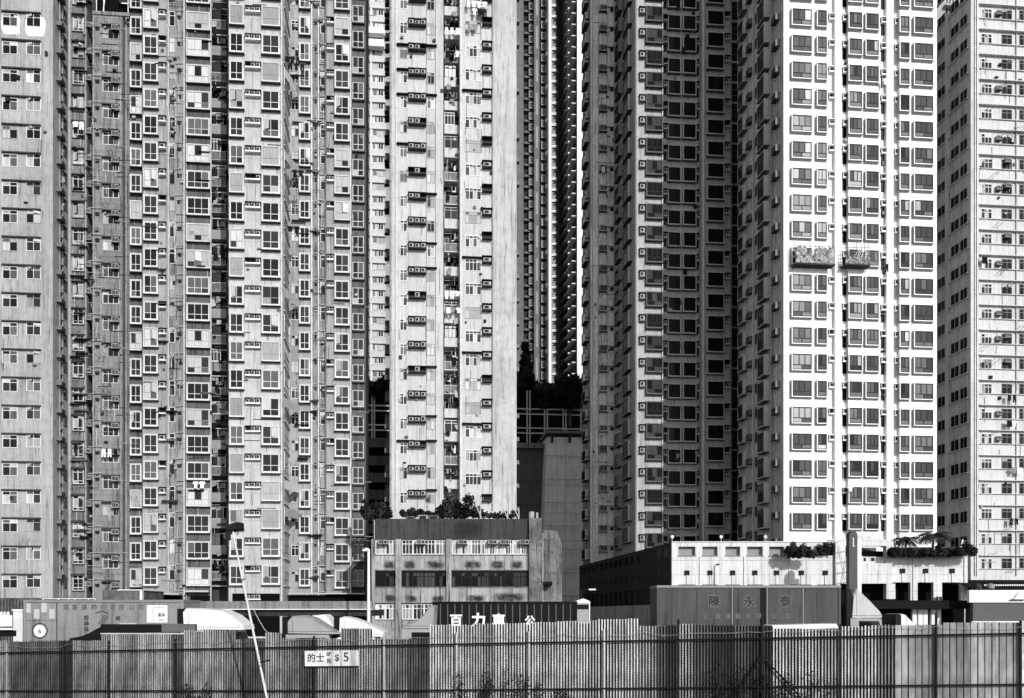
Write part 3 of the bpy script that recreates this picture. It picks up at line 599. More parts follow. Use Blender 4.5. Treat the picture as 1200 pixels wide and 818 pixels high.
# --- far buildings
fw = Building('apartment_tower', 'distant white block seen in the narrow gap left of the centre tower', base(440, 216))
fw.foot([(405, 434, 216, 'wallFW'), (434, 436, 215.6, 'white_wall'), (436, 470, 216, 'wallFW')], 235, 150)
fw.col('window', win, 436.8, 442, 309, 316.5, 216, nv=5, cols=2, gw=GW_C, vmax=445, bar=.1); fw.col('window', win, 443, 449.5, 309, 316.5, 216, nv=5, cols=2, gw=GW_C, vmax=445, bar=.1)
fw.col('spandrel_band', slabp, 433, 452, 317.8, 324.8, 216, nv=1, d=.5, m='frame_grey', vmax=445)  # pale spandrel band below each window row
fw.part('bridge_band', MB().box(PX(430, 215), PX(450, 215), 213.6, 215.3, PZ(440, 43, 215), PZ(440, 36, 215), 'white_wall').box(PX(430, 215), PX(450, 215), 213.6, 215.3, PZ(440, 58, 215), PZ(440, 50, 215), 'white_wall'))
fw.done()
f1 = Building('apartment_tower', 'distant grey tower with a bright white edge pilaster, seen through the central gap', base(628, 257))
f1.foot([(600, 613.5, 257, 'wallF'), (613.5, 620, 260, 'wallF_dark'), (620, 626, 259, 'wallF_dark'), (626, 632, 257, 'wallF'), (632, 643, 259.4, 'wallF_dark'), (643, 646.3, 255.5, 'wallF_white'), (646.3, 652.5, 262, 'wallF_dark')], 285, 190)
f1.col('bay_window', bay, 619.5, 624.8, 326, 334, 259, nv=4, p=.5, cols=1, box='bay_mid', fm='frame_grey', gw=GW_C, vmax=450)
f1.col('floor_slab', slabp, 613.5, 620, 335, 337.5, 260, nv=1, d=1.2, m='wallF', vmax=450)
f1.col('bay_window', bay, 634, 639.5, 321, 329.5, 259.4, nv=4, p=.5, cols=1, box='bay_mid', fm='frame_grey', gw=GW_C, vmax=450)
f1.col('white_block', slabp, 640, 642.5, 323, 327, 259.4, nv=1, d=.3, m='wallF_white', vmax=450)  # small white block on every storey
f1.col('white_slab', slabp, 646.2, 652, 335.6, 338.6, 262, nv=1, d=.5, m='frame_grey', vmax=452)
f1.col('window', win, 647, 650.5, 327, 334, 262, nv=4, cols=2, gw=GW_T4, fm='frame_grey', vmax=450, bar=.12)
f1.col('white_crossbar', slabp, 638.5, 643, 334.5, 339, 259.4, nv=1, d=2, m='wallF_white', vmax=450, fh=FH * 3)
f1.col('wall_slot', slabp, 627.8, 630.6, 303, 329, 257, nv=1, d=.05, m='bay_mid', vmax=450, fh=FH * 3)
f1.done()
f2 = Building('apartment_tower', 'distant tower with a dark shaded balcony side and one sunlit white strip, beside the shaded tower', base(682, 250))
f2.foot([(676.3, 700, 250, 'wallF_white')], 285, 190, cap='wallF_dark'); XF = f2.xs[0]  # flank wall painted near black, its shade put into the colour
f2.col('side_balcony', slabp, 659, 667, 327, 328.2, 0, side='L', X=XF, nv=1, d=1.2, m='frame_grey', vmax=450)
f2.col('side_balcony', slabp, 668, 675.5, 325.5, 326.7, 0, side='L', X=XF, nv=1, d=1.2, m='frame_grey', vmax=450)
f2.col('side_window', win, 669, 673, 329, 336, 0, side='L', X=XF, nv=4, cols=1, fm='frame_dark', gw=GW_T, vmax=450)
f2.col('side_dot', slabp, 672, 672.7, 322.5, 324, 0, side='L', X=XF, nv=1, d=1.5, m='paint_white', vmax=450)  # small white stub on the flank, one per storey
f2.done()
f3 = Building('apartment_block', 'white building glimpsed behind the roofline between the white tower and the right block', base(1112, 150))
f3.foot([(1080, 1104, 150, 'wallFW'), (1104, 1150, 152, 'wallFW')], 170, 125)
f3.col('window', win, 1107, 1119, -12, 7, 152, nv=3, cols=3, gw=GW_C, vmax=60, bar=.1); f3.col('floor_slab', slabp, 1104.5, 1130, 9, 11, 152, nv=1, d=1.0, m='wallFW', vmax=60)
f3.done()

# --- hillside screen wall with light grid, retaining blocks below
s = Building('screen_wall', 'black podium screen wall with a pale grid of frames in the central gap', base(640, 195), cat='wall')
Ys = 195.0; mb = MB(); mb.box(PX(395, Ys), PX(720, Ys), Ys, Ys + 8, 2, PZ(640, 452, Ys), 'black'); s.part('wall', mb)
mb = MB()
def hbar(mb, u0, u1, v, Y, th, m, dy=.25): z = PZ((u0 + u1) / 2, v, Y); mb.box(PX(u0, Y), PX(u1, Y), Y - dy, Y - .003, z - th, z + th, m)
def vbar(mb, u, v0, v1, Y, th, m, dy=.3): x = PX(u, Y); mb.box(x - th, x + th, Y - dy, Y - .004, PZ(u, v1, Y), PZ(u, v0, Y), m)
for v in (478, 484, 500.5, 506.5): hbar(mb, 395, 720, v, Ys, .12, 'screen_line')
for u in (617.5, 620.8, 638, 641.2, 659.8, 663, 680.5, 683.5, 435.8, 438.8, 424, 427): vbar(mb, u, 458, 520, Ys, .12, 'screen_line')
s.part('grid_frame', mb); s.done()
rb = Building('retaining_block', 'tapered grey concrete block with horizontal joints below the black screen wall', base(662, 182), cat='concrete block')
Yr = 182.0; mb = MB()
mb.ext([(PX(632, Yr), .2), (PX(705, Yr), .2), (PX(705, Yr), PZ(660, 512, Yr)), (PX(641.5, Yr), PZ(641, 512, Yr))], Yr, Yr + 12, 'ramp'); rb.part('wall', mb)
mb = MB(); mb.box(PX(640.5, Yr), PX(705, Yr), Yr - .8, Yr + 12.2, PZ(660, 508.5, Yr), PZ(660, 505.5, Yr), 'concrete'); rb.part('coping', mb)
mb = MB(); 
for u in (645.5, 666, 690): mb.box(PX(u, Yr), PX(u + 2.6, Yr), Yr - .5, Yr - .003, PZ(u, 519, Yr), PZ(u, 508.6, Yr), 'concrete_dark')
rb.part('corbel', mb); rb.done()
rb2 = Building('retaining_wall', 'dark grey recessed panel wall left of the tapered concrete block', base(620, 186), cat='wall')
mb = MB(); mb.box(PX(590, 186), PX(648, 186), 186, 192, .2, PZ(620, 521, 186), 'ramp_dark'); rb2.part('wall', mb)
mb = MB(); mb.box(PX(590, 186), PX(639, 186), 185, 186 - .004, PZ(620, 526, 186), PZ(620, 520, 186), 'concrete'); rb2.part('coping', mb); rb2.done()
lb = Building('carpark_block', 'low grey block with stacked open balcony bands in the gap left of the centre tower', base(440, 150), cat='building')
mb = MB(); mb.box(PX(425, 150), PX(458, 150), 151.2, 160, .2, PZ(440, 513, 150), 'black')
for v in (513, 534, 554, 574, 594, 614, 634): mb.box(PX(425, 150), PX(458, 150), 150, 151.2, PZ(440, v + 11, 150), PZ(440, v, 150), 'concrete')
lb.part('wall', mb); lb.done()

# ------------------------------------------------------------ podium (camera-square frame: local x = view right, y = view depth)
class Local:
    """a thing square to the view; coordinates given as pixel columns/rows at a distance d"""
    def __init__(s, name, label, u, d, cat, **k):
        s.x0 = (u - 600) * d / FP; s.d0 = d; s.root = empty(name, cw(s.x0, d), -TH, label=label, cat=cat, **k)
    def X(s, u, d=None): d = d or s.d0; return (u - 600) * d / FP - s.x0
    def Z(s, v, d=None): d = d or s.d0; return HC + (HOR - v) * d / FP
    def bx(s, mb, u0, u1, v0, v1, dn, thick, m, d=None):
        d = d or s.d0; mb.box(s.X(u0, d), s.X(u1, d), dn, dn + thick, max(0.0, s.Z(v1, d)), s.Z(v0, d), m); return mb
    def part(s, name, mb, **k): return obj(name, mb, s.root, **k)
pd = Local('podium', 'white tiled podium with square wall lamps, planters and a dark receding side, below the towers', 960, 92, 'podium')
d = 92; X, Z = pd.X, pd.Z
mb = MB(); yB = 16
# front wall with real openings in the parapet (u, v pairs) : strips between them
OP = [(795, 815), (823, 841), (850, 867.5), (875.5, 894), (901.5, 919), (926.5, 951), (957.5, 977)]
T0, T1, T2, T3 = 635.2, 640.5, 651, 760
def rect(u0, u1, v0, v1, m='wall_podium', y0=0, th=.5): pd.bx(mb, u0, u1, v0, v1, y0, th, m)
rect(787.3, 977, T0, T1); rect(787.3, 977, T2, 780)
e = [787.3] + [q for o_ in OP for q in o_]
for i in range(0, len(e) - 1, 2): rect(e[i], e[i + 1], T1, T2)
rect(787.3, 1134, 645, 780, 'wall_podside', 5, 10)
for u0, u1 in OP: rect(u0 - 1, u1 + 1, 638, 653, 'bay_mid' if u0 < 920 else 'black', .55, .1)
# raised bay with low gable
gx = [(978, 636), (985, 633), (1006, 626.5), (1030, 631), (1050, 637.5)]
prof = [(X(978), 0), (X(1050), 0), (X(1050), Z(638)), (X(1030), Z(631)), (X(1006), Z(626.5)), (X(978), Z(636))]
def gable(u0, u1, v1):  # wall piece whose top follows the gable
    def top(u):
        for (ua, va), (ub, vb) in zip(gx, gx[1:]):
            if ua <= u <= ub: return va + (vb - va) * (u - ua) / (ub - ua)
        return 638
    us = [u0] + [q for q, _ in gx if u0 < q < u1] + [u1]
    mb.ext([(X(u0), Z(v1)), (X(u1), Z(v1))] + [(X(u), Z(top(u))) for u in reversed(us)], -.4, .5, 'wall_podium')
gable(977.5, 989, 684); gable(1037, 1043.5, 684); gable(989, 1037, 640)
rect(989, 1037, 660, 684, y0=-.4, th=.9); rect(989, 1010, 652, 660, y0=-.4, th=.9); rect(1010, 1037, 652.5, 660, y0=-.1, th=.6)
rect(989, 1037, 640, 660, 'bay_dark', 2.2, .2)
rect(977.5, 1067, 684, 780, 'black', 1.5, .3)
rect(1037, 1047.5, 684, 702, y0=-.38, th=.8); rect(977.5, 983, 684, 780, y0=-.38, th=.8); 
# right wall with tiled piers
rect(1043.5, 1134, 647.5, 682.5); rect(1067, 1075.3, 682.5, 704); rect(1094, 1104, 682.5, 704); rect(1126, 1134, 682.5, 704); rect(1043.5, 1134, 682.5, 780, 'black', 2, .3)
pd.part('front_wall', mb)
mb = MB(); XA_, ZA_ = X(787.35), Z(635.3); dA = 0.02
xb, yb = (679 - 600) * 143 / FP - pd.x0, 143 - 92; xs0 = X(787.35)
def sidept(f, v, off=0): # along the receding side
    xx = xs0 + (xb - xs0) * f; yy = .5 + (yb - .5) * f; dd = 92 + yy; return (xx - off, yy, 0)
def zz(f, v0): # world heights stay level: use front-edge row
    return Z(v0)
def side_quad(mb, f0, f1, v0, v1, off, m, th=.3):
    a = sidept(f0, 0, off); b_ = sidept(f1, 0, off); z1 = Z(v0); z0 = max(0, Z(v1))
    mb.poly([(b_[0], b_[1], z0), (a[0], a[1], z0), (a[0], a[1], z1), (b_[0], b_[1], z1)], m)
    mb.poly([(a[0], a[1], z1), (a[0] + th, a[1], z1), (b_[0] + th, b_[1], z1), (b_[0], b_[1], z1)], m)
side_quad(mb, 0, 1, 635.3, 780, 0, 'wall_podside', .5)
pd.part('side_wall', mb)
for i in range(17):
    mb = MB(); mb2 = MB(); mb3 = MB()
    f0 = .015 + i * .058; side_quad(mb, f0, f0 + .034, 641, 651.5, .02, 'g_black' if i not in (12, 13, 14) else 'g_mid', .015); side_quad(mb2, f0, f0 + .036, 688, 712, .02, 'g_black', .015)
    side_quad(mb3, f0 + .008, f0 + .018, 668, 675, .02, 'g_black', .015)
    pd.part('side_opening', mb); pd.part('side_doorway', mb2); pd.part('side_slot', mb3)
mb = MB(); pd.bx(mb, 787.3, 977, 634.6, 635.2, -.12, .9, 'white_box'); pd.part('coping', mb)
mb = MB(); mb.poly([(xs0, .5, Z(640)), (X(1134), .5, Z(648)), (X(1134), 14, Z(648)), (xs0, 14, Z(640))], 'concrete'); pd.part('roof_deck', mb)
for u in (805, 832, 858.5, 884.5, 910, 939, 967, 1057.5, 1084.5, 1115.5):
    m = MB(); vt = 668.5 if u < 1000 else 666.3; pd.bx(m, u - 2.8, u + 2.8, vt, vt + 5.4, -.14, .12, 'dark_steel'); m.box(X(u) - .12, X(u) + .12, -.02, -.003, Z(vt + 4), Z(vt + 1.5), 'dark_steel')
    m.box(X(u) - .05, X(u) + .05, -.10, -.03, Z(685 if u < 1000 else 682), Z(vt + 5.4), 'steel'); pd.part('wall_lamp', m)
for u0, u1 in OP: pd.part('slot_window', pd.bx(MB(), u0, u1, 685, 687.6, -.03, .027, 'g_black'))
for u in (788, 845.5, 897.5): pd.part('globe_lamp', MB().tube((X(u), .2, Z(635)), (X(u), .2, Z(630.5)), .05, 'steel', 6).ball((X(u), .2, Z(629)), .17, 'frame_white', 8))
for u0, u1 in OP[:5]: pd.part('sill', pd.bx(MB(), u0 - .8, u1 + .8, 651, 651.8, -.1, .3, 'concrete'))
m = MB(); pd.bx(m, 787.3, 977, 656.2, 656.7, -.03, .027, 'bay_side'); pd.bx(m, 1043.5, 1134, 664, 664.4, -.03, .027, 'bay_side'); pd.part('wall_joint', m)
for u_ in (820, 872, 925, 1070, 1130): pd.part('drainpipe', MB().tube((X(u_), -.08, .2), (X(u_), -.08, Z(652)), .05, 'pipe_white', 6))
m = MB()
for i in range(4): m.tube((X(978), -.6, Z(648 + i * 12)), (X(994), -.6, Z(645 + i * 12)), .03, 'pipe', 4)
m.tube((X(981), -.6, Z(640)), (X(989), -.6, Z(680)), .025, 'pipe', 4); m.tube((X(991), -.6, Z(650)), (X(984), -.6, Z(683)), .025, 'pipe', 4)
pd.part('cable_brace', m)
for u in (1012.3, 1022.2): pd.part('small_window', pd.bx(MB(), u - 2, u + 2, 653.6, 657.8, -.13, .027, 'g_black'))
m = MB()
for k_, (ua, ub) in enumerate(((1067.3, 1075), (1126.3, 1133.8), (1094.3, 1103.7))):
    for i in range(4): pd.bx(m, ua, ub, 686 + i * 5, 686.5 + i * 5, -.01, .007, 'frame_grey')
pd.part('pier_joint', m)
m = MB(); pd.bx(m, 1096, 1100.5, 699, 704.5, -.7, .5, 'ac_body'); pd.bx(m, 1097, 1099.8, 700, 703.8, -.73, .03, 'ac_dark'); pd.part('air_conditioner', m)

py = Local('sign_pylon', 'tall dark rounded sign pylon with a white edge in front of the podium', 1000, 84, 'pylon')
m = MB(); n = 10; x0, x1 = py.X(995.3), py.X(1005); rr = (x1 - x0) / 2; zt = py.Z(621.5)
m.ext([(x0, 0), (x1, 0)] + [((x0 + x1) / 2 + rr * math.cos(math.pi * i / n), zt - rr * 1.4 + rr * 1.4 * math.sin(math.pi * i / n)) for i in range(n + 1)], 0, .8, 'cont_rib'); py.part('panel', m)
m = MB(); m.box(x1 + .003, py.X(1010.5), .2, .8, 0, py.Z(632.5), 'white_box'); py.part('edge_fin', m)
py.part('emblem', MB().box(x0 + .3, x0 + .36, -.02, -.003, py.Z(640), py.Z(630), 'frame_white').box(x0 + .3, x0 + .44, -.02, -.003, py.Z(640.4), py.Z(639.6), 'frame_white'))

cn = Local('canopy', 'long flat black canopy in front of the podium doorways', 1068, 86, 'canopy')
m = MB(); cn.bx(m, 1004, 1139, 703.5, 713.5, 0, 4, 'canopy'); cn.part('roof', m)
m = MB(); cn.bx(m, 1004, 1134, 713.6, 770, 3, .3, 'black'); cn.part('back_wall', m)
for ua in (1076, 1083, 1089, 1098.5, 1105): cn.part('white_column', cn.bx(MB(), ua, ua + 5, 714, 770, 1.2, .4, 'white_wall'))
sw = Local('boundary_wall', 'long white wall with a small pipe at the right edge, behind the fence', 1165, 84, 'wall')
sw.part('wall', sw.bx(MB(), 1136, 1230, 691.5, 706, 0, .4, 'white_wall')); sw.part('dark_base', sw.bx(MB(), 1139, 1230, 707, 760, -.2, .6, 'shutter'))
sw.part('base_strip', sw.bx(MB(), 1137, 1230, 728, 729.3, -.4, .18, 'frame_white'))
m = MB(); m.tube((sw.X(1182), -.2, sw.Z(703)), (sw.X(1200), -.2, sw.Z(703)), .05, 'dark_steel', 5); m.tube((sw.X(1186), -.2, sw.Z(703)), (sw.X(1192), -.2, sw.Z(694)), .03, 'dark_steel', 4); sw.part('pipe', m)
tp = Local('awning', 'black tarpaulin awning with a pale scalloped edge, at the foot of the right block', 1170, 90, 'awning')
m = MB(); m.ext([(-.2, tp.Z(690)), (3.0, tp.Z(678.5)), (3.0, tp.Z(680)), (-.2, tp.Z(691))], tp.X(1138), tp.X(1230), 'canopy', 'x'); tp.part('cover', m)
m = MB(); x = tp.X(1152)
while x < tp.X(1228): m.box(x, x + .12, -.28, -.2, tp.Z(686.6), tp.Z(685), 'frame_white'); x += .2
tp.part('edge_trim', m); tp.part('back_wall', tp.bx(MB(), 1134, 1230, 684, 760, 3.2, .2, 'black'))
for i, (uu, lbl) in enumerate(((1146, 'dark round bundle leftmost on top of the long white wall'), (1161, 'pale round tub resting on top of the long white wall'))):
    p = P(uu, 691.3, 84.2); q = MB().ball((0, 0, .28), .32, 'ac_body' if i else 'rust', 10, .85).tube((0, 0, 0), (0, 0, .12), .3, 'rust', 10); smooth(obj('bundle', q, None, p, label=lbl, cat='bundle'))

# ------------------------------------------------------------ low stained building
lo = Local('low_building', 'low stained three-storey concrete building in front of the centre tower', 530, 98, 'building')
X, Z = lo.X, lo.Z; d = 98
mb = MB(); lo.bx(mb, 437, 620, 608, 632, 0, 12, 'wall_low_top'); lo.part('parapet', mb)
mb = MB()
for v0, v1 in ((650.5, 668), (688.5, 706.5), (727, 790)): lo.bx(mb, 437, 620, v0, v1, 0, .6, 'wall_low')
lo.bx(mb, 437, 620, 632, 790, 2.2, 9, 'black'); lo.part('wall', mb)
for u0, u1 in ((436, 439.5), (464, 470.5), (523.5, 529)): lo.part('pilaster', lo.bx(MB(), u0, u1, 632.1, 790, -.35, 1.2, 'wall_low'))
mb = MB(); lo.bx(mb, 620, 636, 607.5, 790, -.4, 12, 'wall_annex'); lo.part('end_pier', mb)
mb = MB(); mb.ext([(X(636), 0), (X(660), 0), (X(660), Z(634)), (X(654), Z(619)), (X(636), Z(618))], 3, 12, 'wall_annex'); lo.part('annex', mb)
rr = random.Random(3)
bays = [(439.7, 463.8, 2), (470.7, 523.3, 4), (529.2, 564, 3), (564.2, 592, 3), (592.2, 619.8, 3)]
for (u0, u1, nw) in bays:
    for v0, v1, gw, fm in ((632.5, 649.5, GW_M, 'frame_white'), (670.5, 687.5, GW_T4, 'frame_dark'), (708, 726, GW_M, 'frame_white')):
        cwid = (u1 - u0) / nw
        for i in range(nw):
            ww = cwid * d / FP - .02; f, p = win(ww, (v1 - v0) * d / FP, rr, cols=3 if cwid > 9 else 2, rows=(1, .35), fm=fm, bar=.06, gw=gw, same=.6, y=.25)
            o = obj('window', f, lo.root, (X(u0 + i * cwid), 0, Z(v1))); obj('pane', p, o)
for u in (444, 488, 537, 572, 586, 609): 
    f, _ = acbox(.85, .45, rr, d=.7); obj('air_conditioner', f, lo.root, (X(u), .2, Z(638.5)))
mb = MB()
for v in (650.6, 688.6): lo.bx(mb, 439.7, 619.8, v - .9, v, -.12, .3, 'concrete')
for v in (669.0, 707): lo.bx(mb, 439.7, 619.8, v - 1.2, v + .4, .02, .5, 'bay_bottom')
lo.part('window_ledge', mb)
def decal(u0, u1, v0, v1, y=-.006):
    mb = MB(); mb.poly([(X(u0), y, Z(v1)), (X(u1), y, Z(v1)), (X(u1), y, Z(v0)), (X(u0), y, Z(v0))], 'soot'); me = mb.mesh('soot_stain')
    uv = me.uv_layers.new(name='UVMap')
    for i, q in enumerate(((0, 0), (1, 0), (1, 1), (0, 1))): uv.data[i].uv = q
    obj('soot_stain', me, lo.root)
for a_ in ((449, 464, 656, 668), (472, 488, 656, 668), (497, 523, 656, 668), (542, 566, 656, 668), (574, 592, 656, 668), (597, 614, 656, 668), (450, 466, 696, 706.4), (474, 490, 697, 706.4), (505, 522, 697, 706.4), (545, 570, 696, 706.4), (575, 618, 694, 706.4)): decal(*a_)
for u, v in ((549, 612), ): decal(530, 566, 608.5, 631, -.006)
m = MB()
for u in (439, 494): m.tube((X(u), -.2, Z(740)), (X(u), -.2, Z(690 if u > 480 else 610)), .05, 'pipe', 5)
m.tube((X(636.8), 2.8, Z(735)), (X(636.8), 2.8, Z(622)), .07, 'pipe_white', 5); lo.part('drainpipe', m)
lo.part('awning', MB().box(X(636.5), X(648), 1.5, 3, Z(685), Z(681), 'canopy'))
for u, v in ((507, 610), (520, 610), ):
    pass
for i, (u0, u1, v0, lbl) in enumerate(((490, 501, 603.5, 'pale-framed box on the low building roof, left of the open black box'), (502, 514, 604, 'open black box on the low building roof'), (476, 486, 605, 'dark flat box at the left on the low building roof'))):
    q = Local('roof_box', lbl, (u0 + u1) / 2, 99, 'box'); z0 = q.Z(607.9); q.root.location.z = 0; ww = (u1 - u0) * 99 / FP / 2
    mm = MB().box(-ww, ww, 0, .8, lo.Z(608), q.Z(v0), 'ac_body' if i == 0 else 'bay_dark').box(-ww * .7, ww * .7, -.02, -.003, lo.Z(607), q.Z(v0 + 1), 'ac_dark'); q.part('box_body', mm)
q = Local('water_tank', 'pair of small pale tanks on the right end of the low building roof', 626, 99, 'tank')
for k_, u in enumerate((623, 629.5)): q.part('tank_body', MB().tube((q.X(u), .6, lo.Z(608)), (q.X(u), .6, q.Z(599 + k_)), .28 if not k_ else .12, 'ac_body', 10))

# ------------------------------------------------------------ flyover, walls and base clutter at the left
fl = Local('flyover', 'grey concrete flyover parapet running behind the white truck cabs', 300, 78, 'flyover')
fl.part('parapet', fl.bx(MB(), 148, 436, 704.5, 713.5, 0, .5, 'concrete')); fl.part('deck', fl.bx(MB(), 148, 436, 714.7, 722, .3, 7, 'concrete_dark')); fl.part('edge_rail', fl.bx(MB(), 148, 436, 713.6, 714.5, -.15, .7, 'frame_white'))
fl.part('pier', fl.bx(MB(), 395, 402, 722, 760, 2, 1.5, 'concrete')); fl.part('pier', fl.bx(MB(), 200, 207, 722, 760, 2, 1.5, 'concrete')); 
bw = Local('boundary_wall', 'low black wall between the ribbed black container and the dark grey container', 730, 74, 'wall')
mb = MB(); mb.ext([(bw.X(640), 0), (bw.X(800), 0), (bw.X(800), bw.Z(707.5)), (bw.X(640), bw.Z(713))], 0, .5, 'concrete_dark'); bw.part('wall', mb)
rf = Local('metal_fence', 'dark ribbed metal fence under the pale block at the far left', 30, 84, 'fence')
mb = MB(); x = rf.X(-20)
while x < rf.X(112): mb.box(x, x + .12, -.08, 0, 0, rf.Z(700.5), 'sheet_dull'); x += .26
rf.part('ribs', mb); rf.part('backing', rf.bx(MB(), -20, 112, 701, 760, .003, .1, 'sheet_dark'))
rl = Local('handrail', 'thin white handrail above the light container at the far left', 80, 82, 'railing')
m = MB(); rl.bx(m, 49, 112, 701.2, 701.9, 0, .06, 'frame_white')
for u in (50, 68, 80, 87, 103, 111): rl.bx(m, u, u + .8, 701.9, 706, 0.003, .05, 'frame_white')
rl.part('rails', m)
sc_ = Local('grey_shed', 'plain dark grey shed with a white corner post behind the light container', 142, 88, 'shed')
sc_.part('shed_body', sc_.bx(MB(), 120, 164, 692, 760, 0, 6, 'sheet_dull')); sc_.part('corner_post', sc_.bx(MB(), 164.1, 166.5, 691.5, 760, -.05, .4, 'frame_white')); sc_.part('roof_edge', sc_.bx(MB(), 138, 166.5, 690.9, 691.9, -.1, 6.2, 'frame_white'))

# ------------------------------------------------------------ text
def text(s, size, mat, th=.004, off=0.0):
    cu = bpy.data.curves.new('t', 'FONT'); cu.body = s; cu.size = size; cu.extrude = th; cu.offset = off * size; cu.align_x = 'CENTER'; cu.align_y = 'CENTER'; cu.resolution_u = 3
    o = bpy.data.objects.new('t', cu); C.objects.link(o); bpy.context.view_layer.update()
    me = bpy.data.meshes.new_from_object(o.evaluated_get(bpy.context.evaluated_depsgraph_get())); bpy.data.objects.remove(o)
    me.transform(Matrix.Rotation(math.pi / 2, 4, 'X')); me.materials.clear(); me.materials.append(MATS[mat])
    return me
def put_text(parent, s, size, mat, loc, name='lettering', rz=0.0, wx=1.0, th=.004, off=.012):
    me = text(s, size, mat, th, off)
    if wx != 1: me.transform(Matrix.Diagonal((wx, 1, 1, 1)))
    return obj(name, me, parent, loc, rz)

# ------------------------------------------------------------ trucks
def wheel(r=.48, w=.28):
    t = MB().tube((0, 0, 0), (0, w, 0), r, 'tyre', 20); h = MB().tube((0, -.01, 0), (0, .03, 0), r * .55, 'truck_grey', 14); return t, h
WT, WH = wheel()
def put_wheel(root, x, y, r=.48):
    o = obj('wheel', WT, root, (x, y, r)); obj('hub', WH, o)
def container(L, label, u0, u1, vt, dist, body, ribs='panel', hgt=2.6, depth=2.44, yaw=0.0, group=None, nrib=9):
    q = Local('container', label, u0, dist, 'container', group='containers behind the fence'); Lm = (u1 - u0) * dist / FP; zt = q.Z(vt); zb = max(zt - hgt, .6)
    q.root.rotation_euler.z = -TH + yaw
    m = MB(); m.box(0, Lm, .03, depth, zb, zt, body); q.part('container_body', m)
    e = MB(); e.box(-.02, Lm + .02, -.03, depth + .03, zt - .02, zt + .10, 'cont_edge' if body != 'cont_black' else 'cont_black'); e.box(-.01, .10, -.02, .12, zb, zt - .023, body); e.box(Lm - .1, Lm + .01, -.02, .12, zb, zt - .023, body); e.box(0, Lm, -.02, .1, zb, zb + .14, body)
    q.part('corner_frame', e)
    rb_ = MB()
    if ribs == 'corr':
        x = .12
        while x < Lm - .2: rb_.box(x, x + .14, -.012, .028, zb + .15, zt - .03, body); x += .28
        q.part('side_ribs', rb_)
    elif ribs == 'posts':
        for i in range(1, nrib):
            x = Lm * i / nrib; rb_.box(x, x + .06, -.03, .028, zb + .15, zt - .03, 'cont_rib')
        q.part('side_posts', rb_)
    ch = MB(); ch.box(.1, Lm - .1, .5, 1.9, zb - .35, zb - .003, 'truck_dark'); q.part('chassis', ch)
    for x in (Lm * .12, Lm * .12 + 1.1, Lm * .78):
        for y in (.1, depth - .4): put_wheel(q.root, x, y)
    for x in (Lm * .35,): q.part('support_leg', MB().box(x, x + .15, .5, .65, 0, zb - .353, 'truck_dark'))
    q.zb, q.zt, q.Lm = zb, zt, Lm; return q
k1 = container(0, 'light grey container with faded company lettering and a round emblem', 28, 215, 705.5, 46, 'cont_light', 'plain')
D1 = 46
def kx(u): return (u - 28) * D1 / FP
def kz(v): return HC + (HOR - v) * D1 / FP
k1.part('panel_seam', MB().box(kx(66.5), kx(66.9), -.035, .028, k1.zb, k1.zt - .03, 'rust').box(kx(28), kx(66.5), .022, .029, kz(727.3), kz(726.9), 'rust').box(kx(186), kx(186.4), .012, .029, k1.zb, k1.zt - .03, 'cont_edge'))
for u, ch in zip((77, 87.5, 98.5, 110, 121, 132, 142, 154, 165), '潤富運輸行有限公司'): put_text(k1.root, ch, .27, 'bay_dark', (kx(u), .02, kz(712)), off=.018)
for v, ch in zip((724.5, 731.5, 738), '府神味'): put_text(k1.root, ch, .24, 'paint_black', (kx(101), .02, kz(v)))
put_text(k1.root, '調', .22, 'paint_black', (kx(138), .02, kz(725)))
lg = MB()
for i in range(8):
    a0, a1 = R_(50 + 10 * i), R_(50 + 10 * (i + 1)); cx, cz, rr0 = kx(119), kz(728), .46
    lg.poly([(cx + rr0 * math.cos(a0), .021, cz + rr0 * math.sin(a0)), (cx + (rr0 - .05) * math.cos(a0), .021, cz + (rr0 - .05) * math.sin(a0)), (cx + (rr0 - .05) * math.cos(a1), .021, cz + (rr0 - .05) * math.sin(a1)), (cx + rr0 * math.cos(a1), .021, cz + rr0 * math.sin(a1))], 'rust')
for x0_, w_ in ((0, .05), (.11, .03), (-.12, .04)):
    pts = [(cx + x0_ + .12, kz(721)), (cx + x0_ + .18, kz(723.5)), (cx + x0_ + .02, kz(728)), (cx + x0_ - .05, kz(732))]
    for (xa, za), (xb_, zb_) in zip(pts, pts[1:]): lg.poly([(xa, .020, za), (xa + w_, .020, za), (xb_ + w_, .020, zb_), (xb_, .020, zb_)], 'paint_black')
k1.part('emblem', lg)
def disc(cx, cz, r, y, m, r0=0.0, n=28):
    q = MB()
    for i in range(n):
        a0, a1 = 2 * math.pi * i / n, 2 * math.pi * (i + 1) / n
        q.poly([(cx + r0 * math.cos(a0), y, cz + r0 * math.sin(a0)), (cx + r * math.cos(a0), y, cz + r * math.sin(a0)), (cx + r * math.cos(a1), y, cz + r * math.sin(a1)), (cx + r0 * math.cos(a1), y, cz + r0 * math.sin(a1))], m)
    return q
em = disc(kx(46.3), kz(739.3), .27, .022, 'paint_white', .001); k1.part('round_emblem', em); k1.part('emblem_ring', disc(kx(46.3), kz(739.3), .36, .021, 'rust', .31))
put_text(k1.root, '6', .30, 'paint_black', (kx(46.3), .015, kz(740)))
m = MB()
for u0, v0 in ((29, 707), (48, 706.5), (39.5, 714), (57.5, 714)): m.box(kx(u0), kx(u0 + 6.5), .018, .028, kz(v0 + 11), kz(v0), 'frame_grey')
k1.part('pale_patch', m)
m = MB().box(kx(172), kx(196), .012, .028, kz(729.5), kz(709.5), 'paint_white'); k1.part('notice_board', m)
k1.part('board_frame', MB().box(kx(179), kx(179.6), .005, .0115, kz(729), kz(711.5), 'rust').box(kx(180), kx(195), .005, .0115, kz(711.9), kz(711.4), 'rust'))
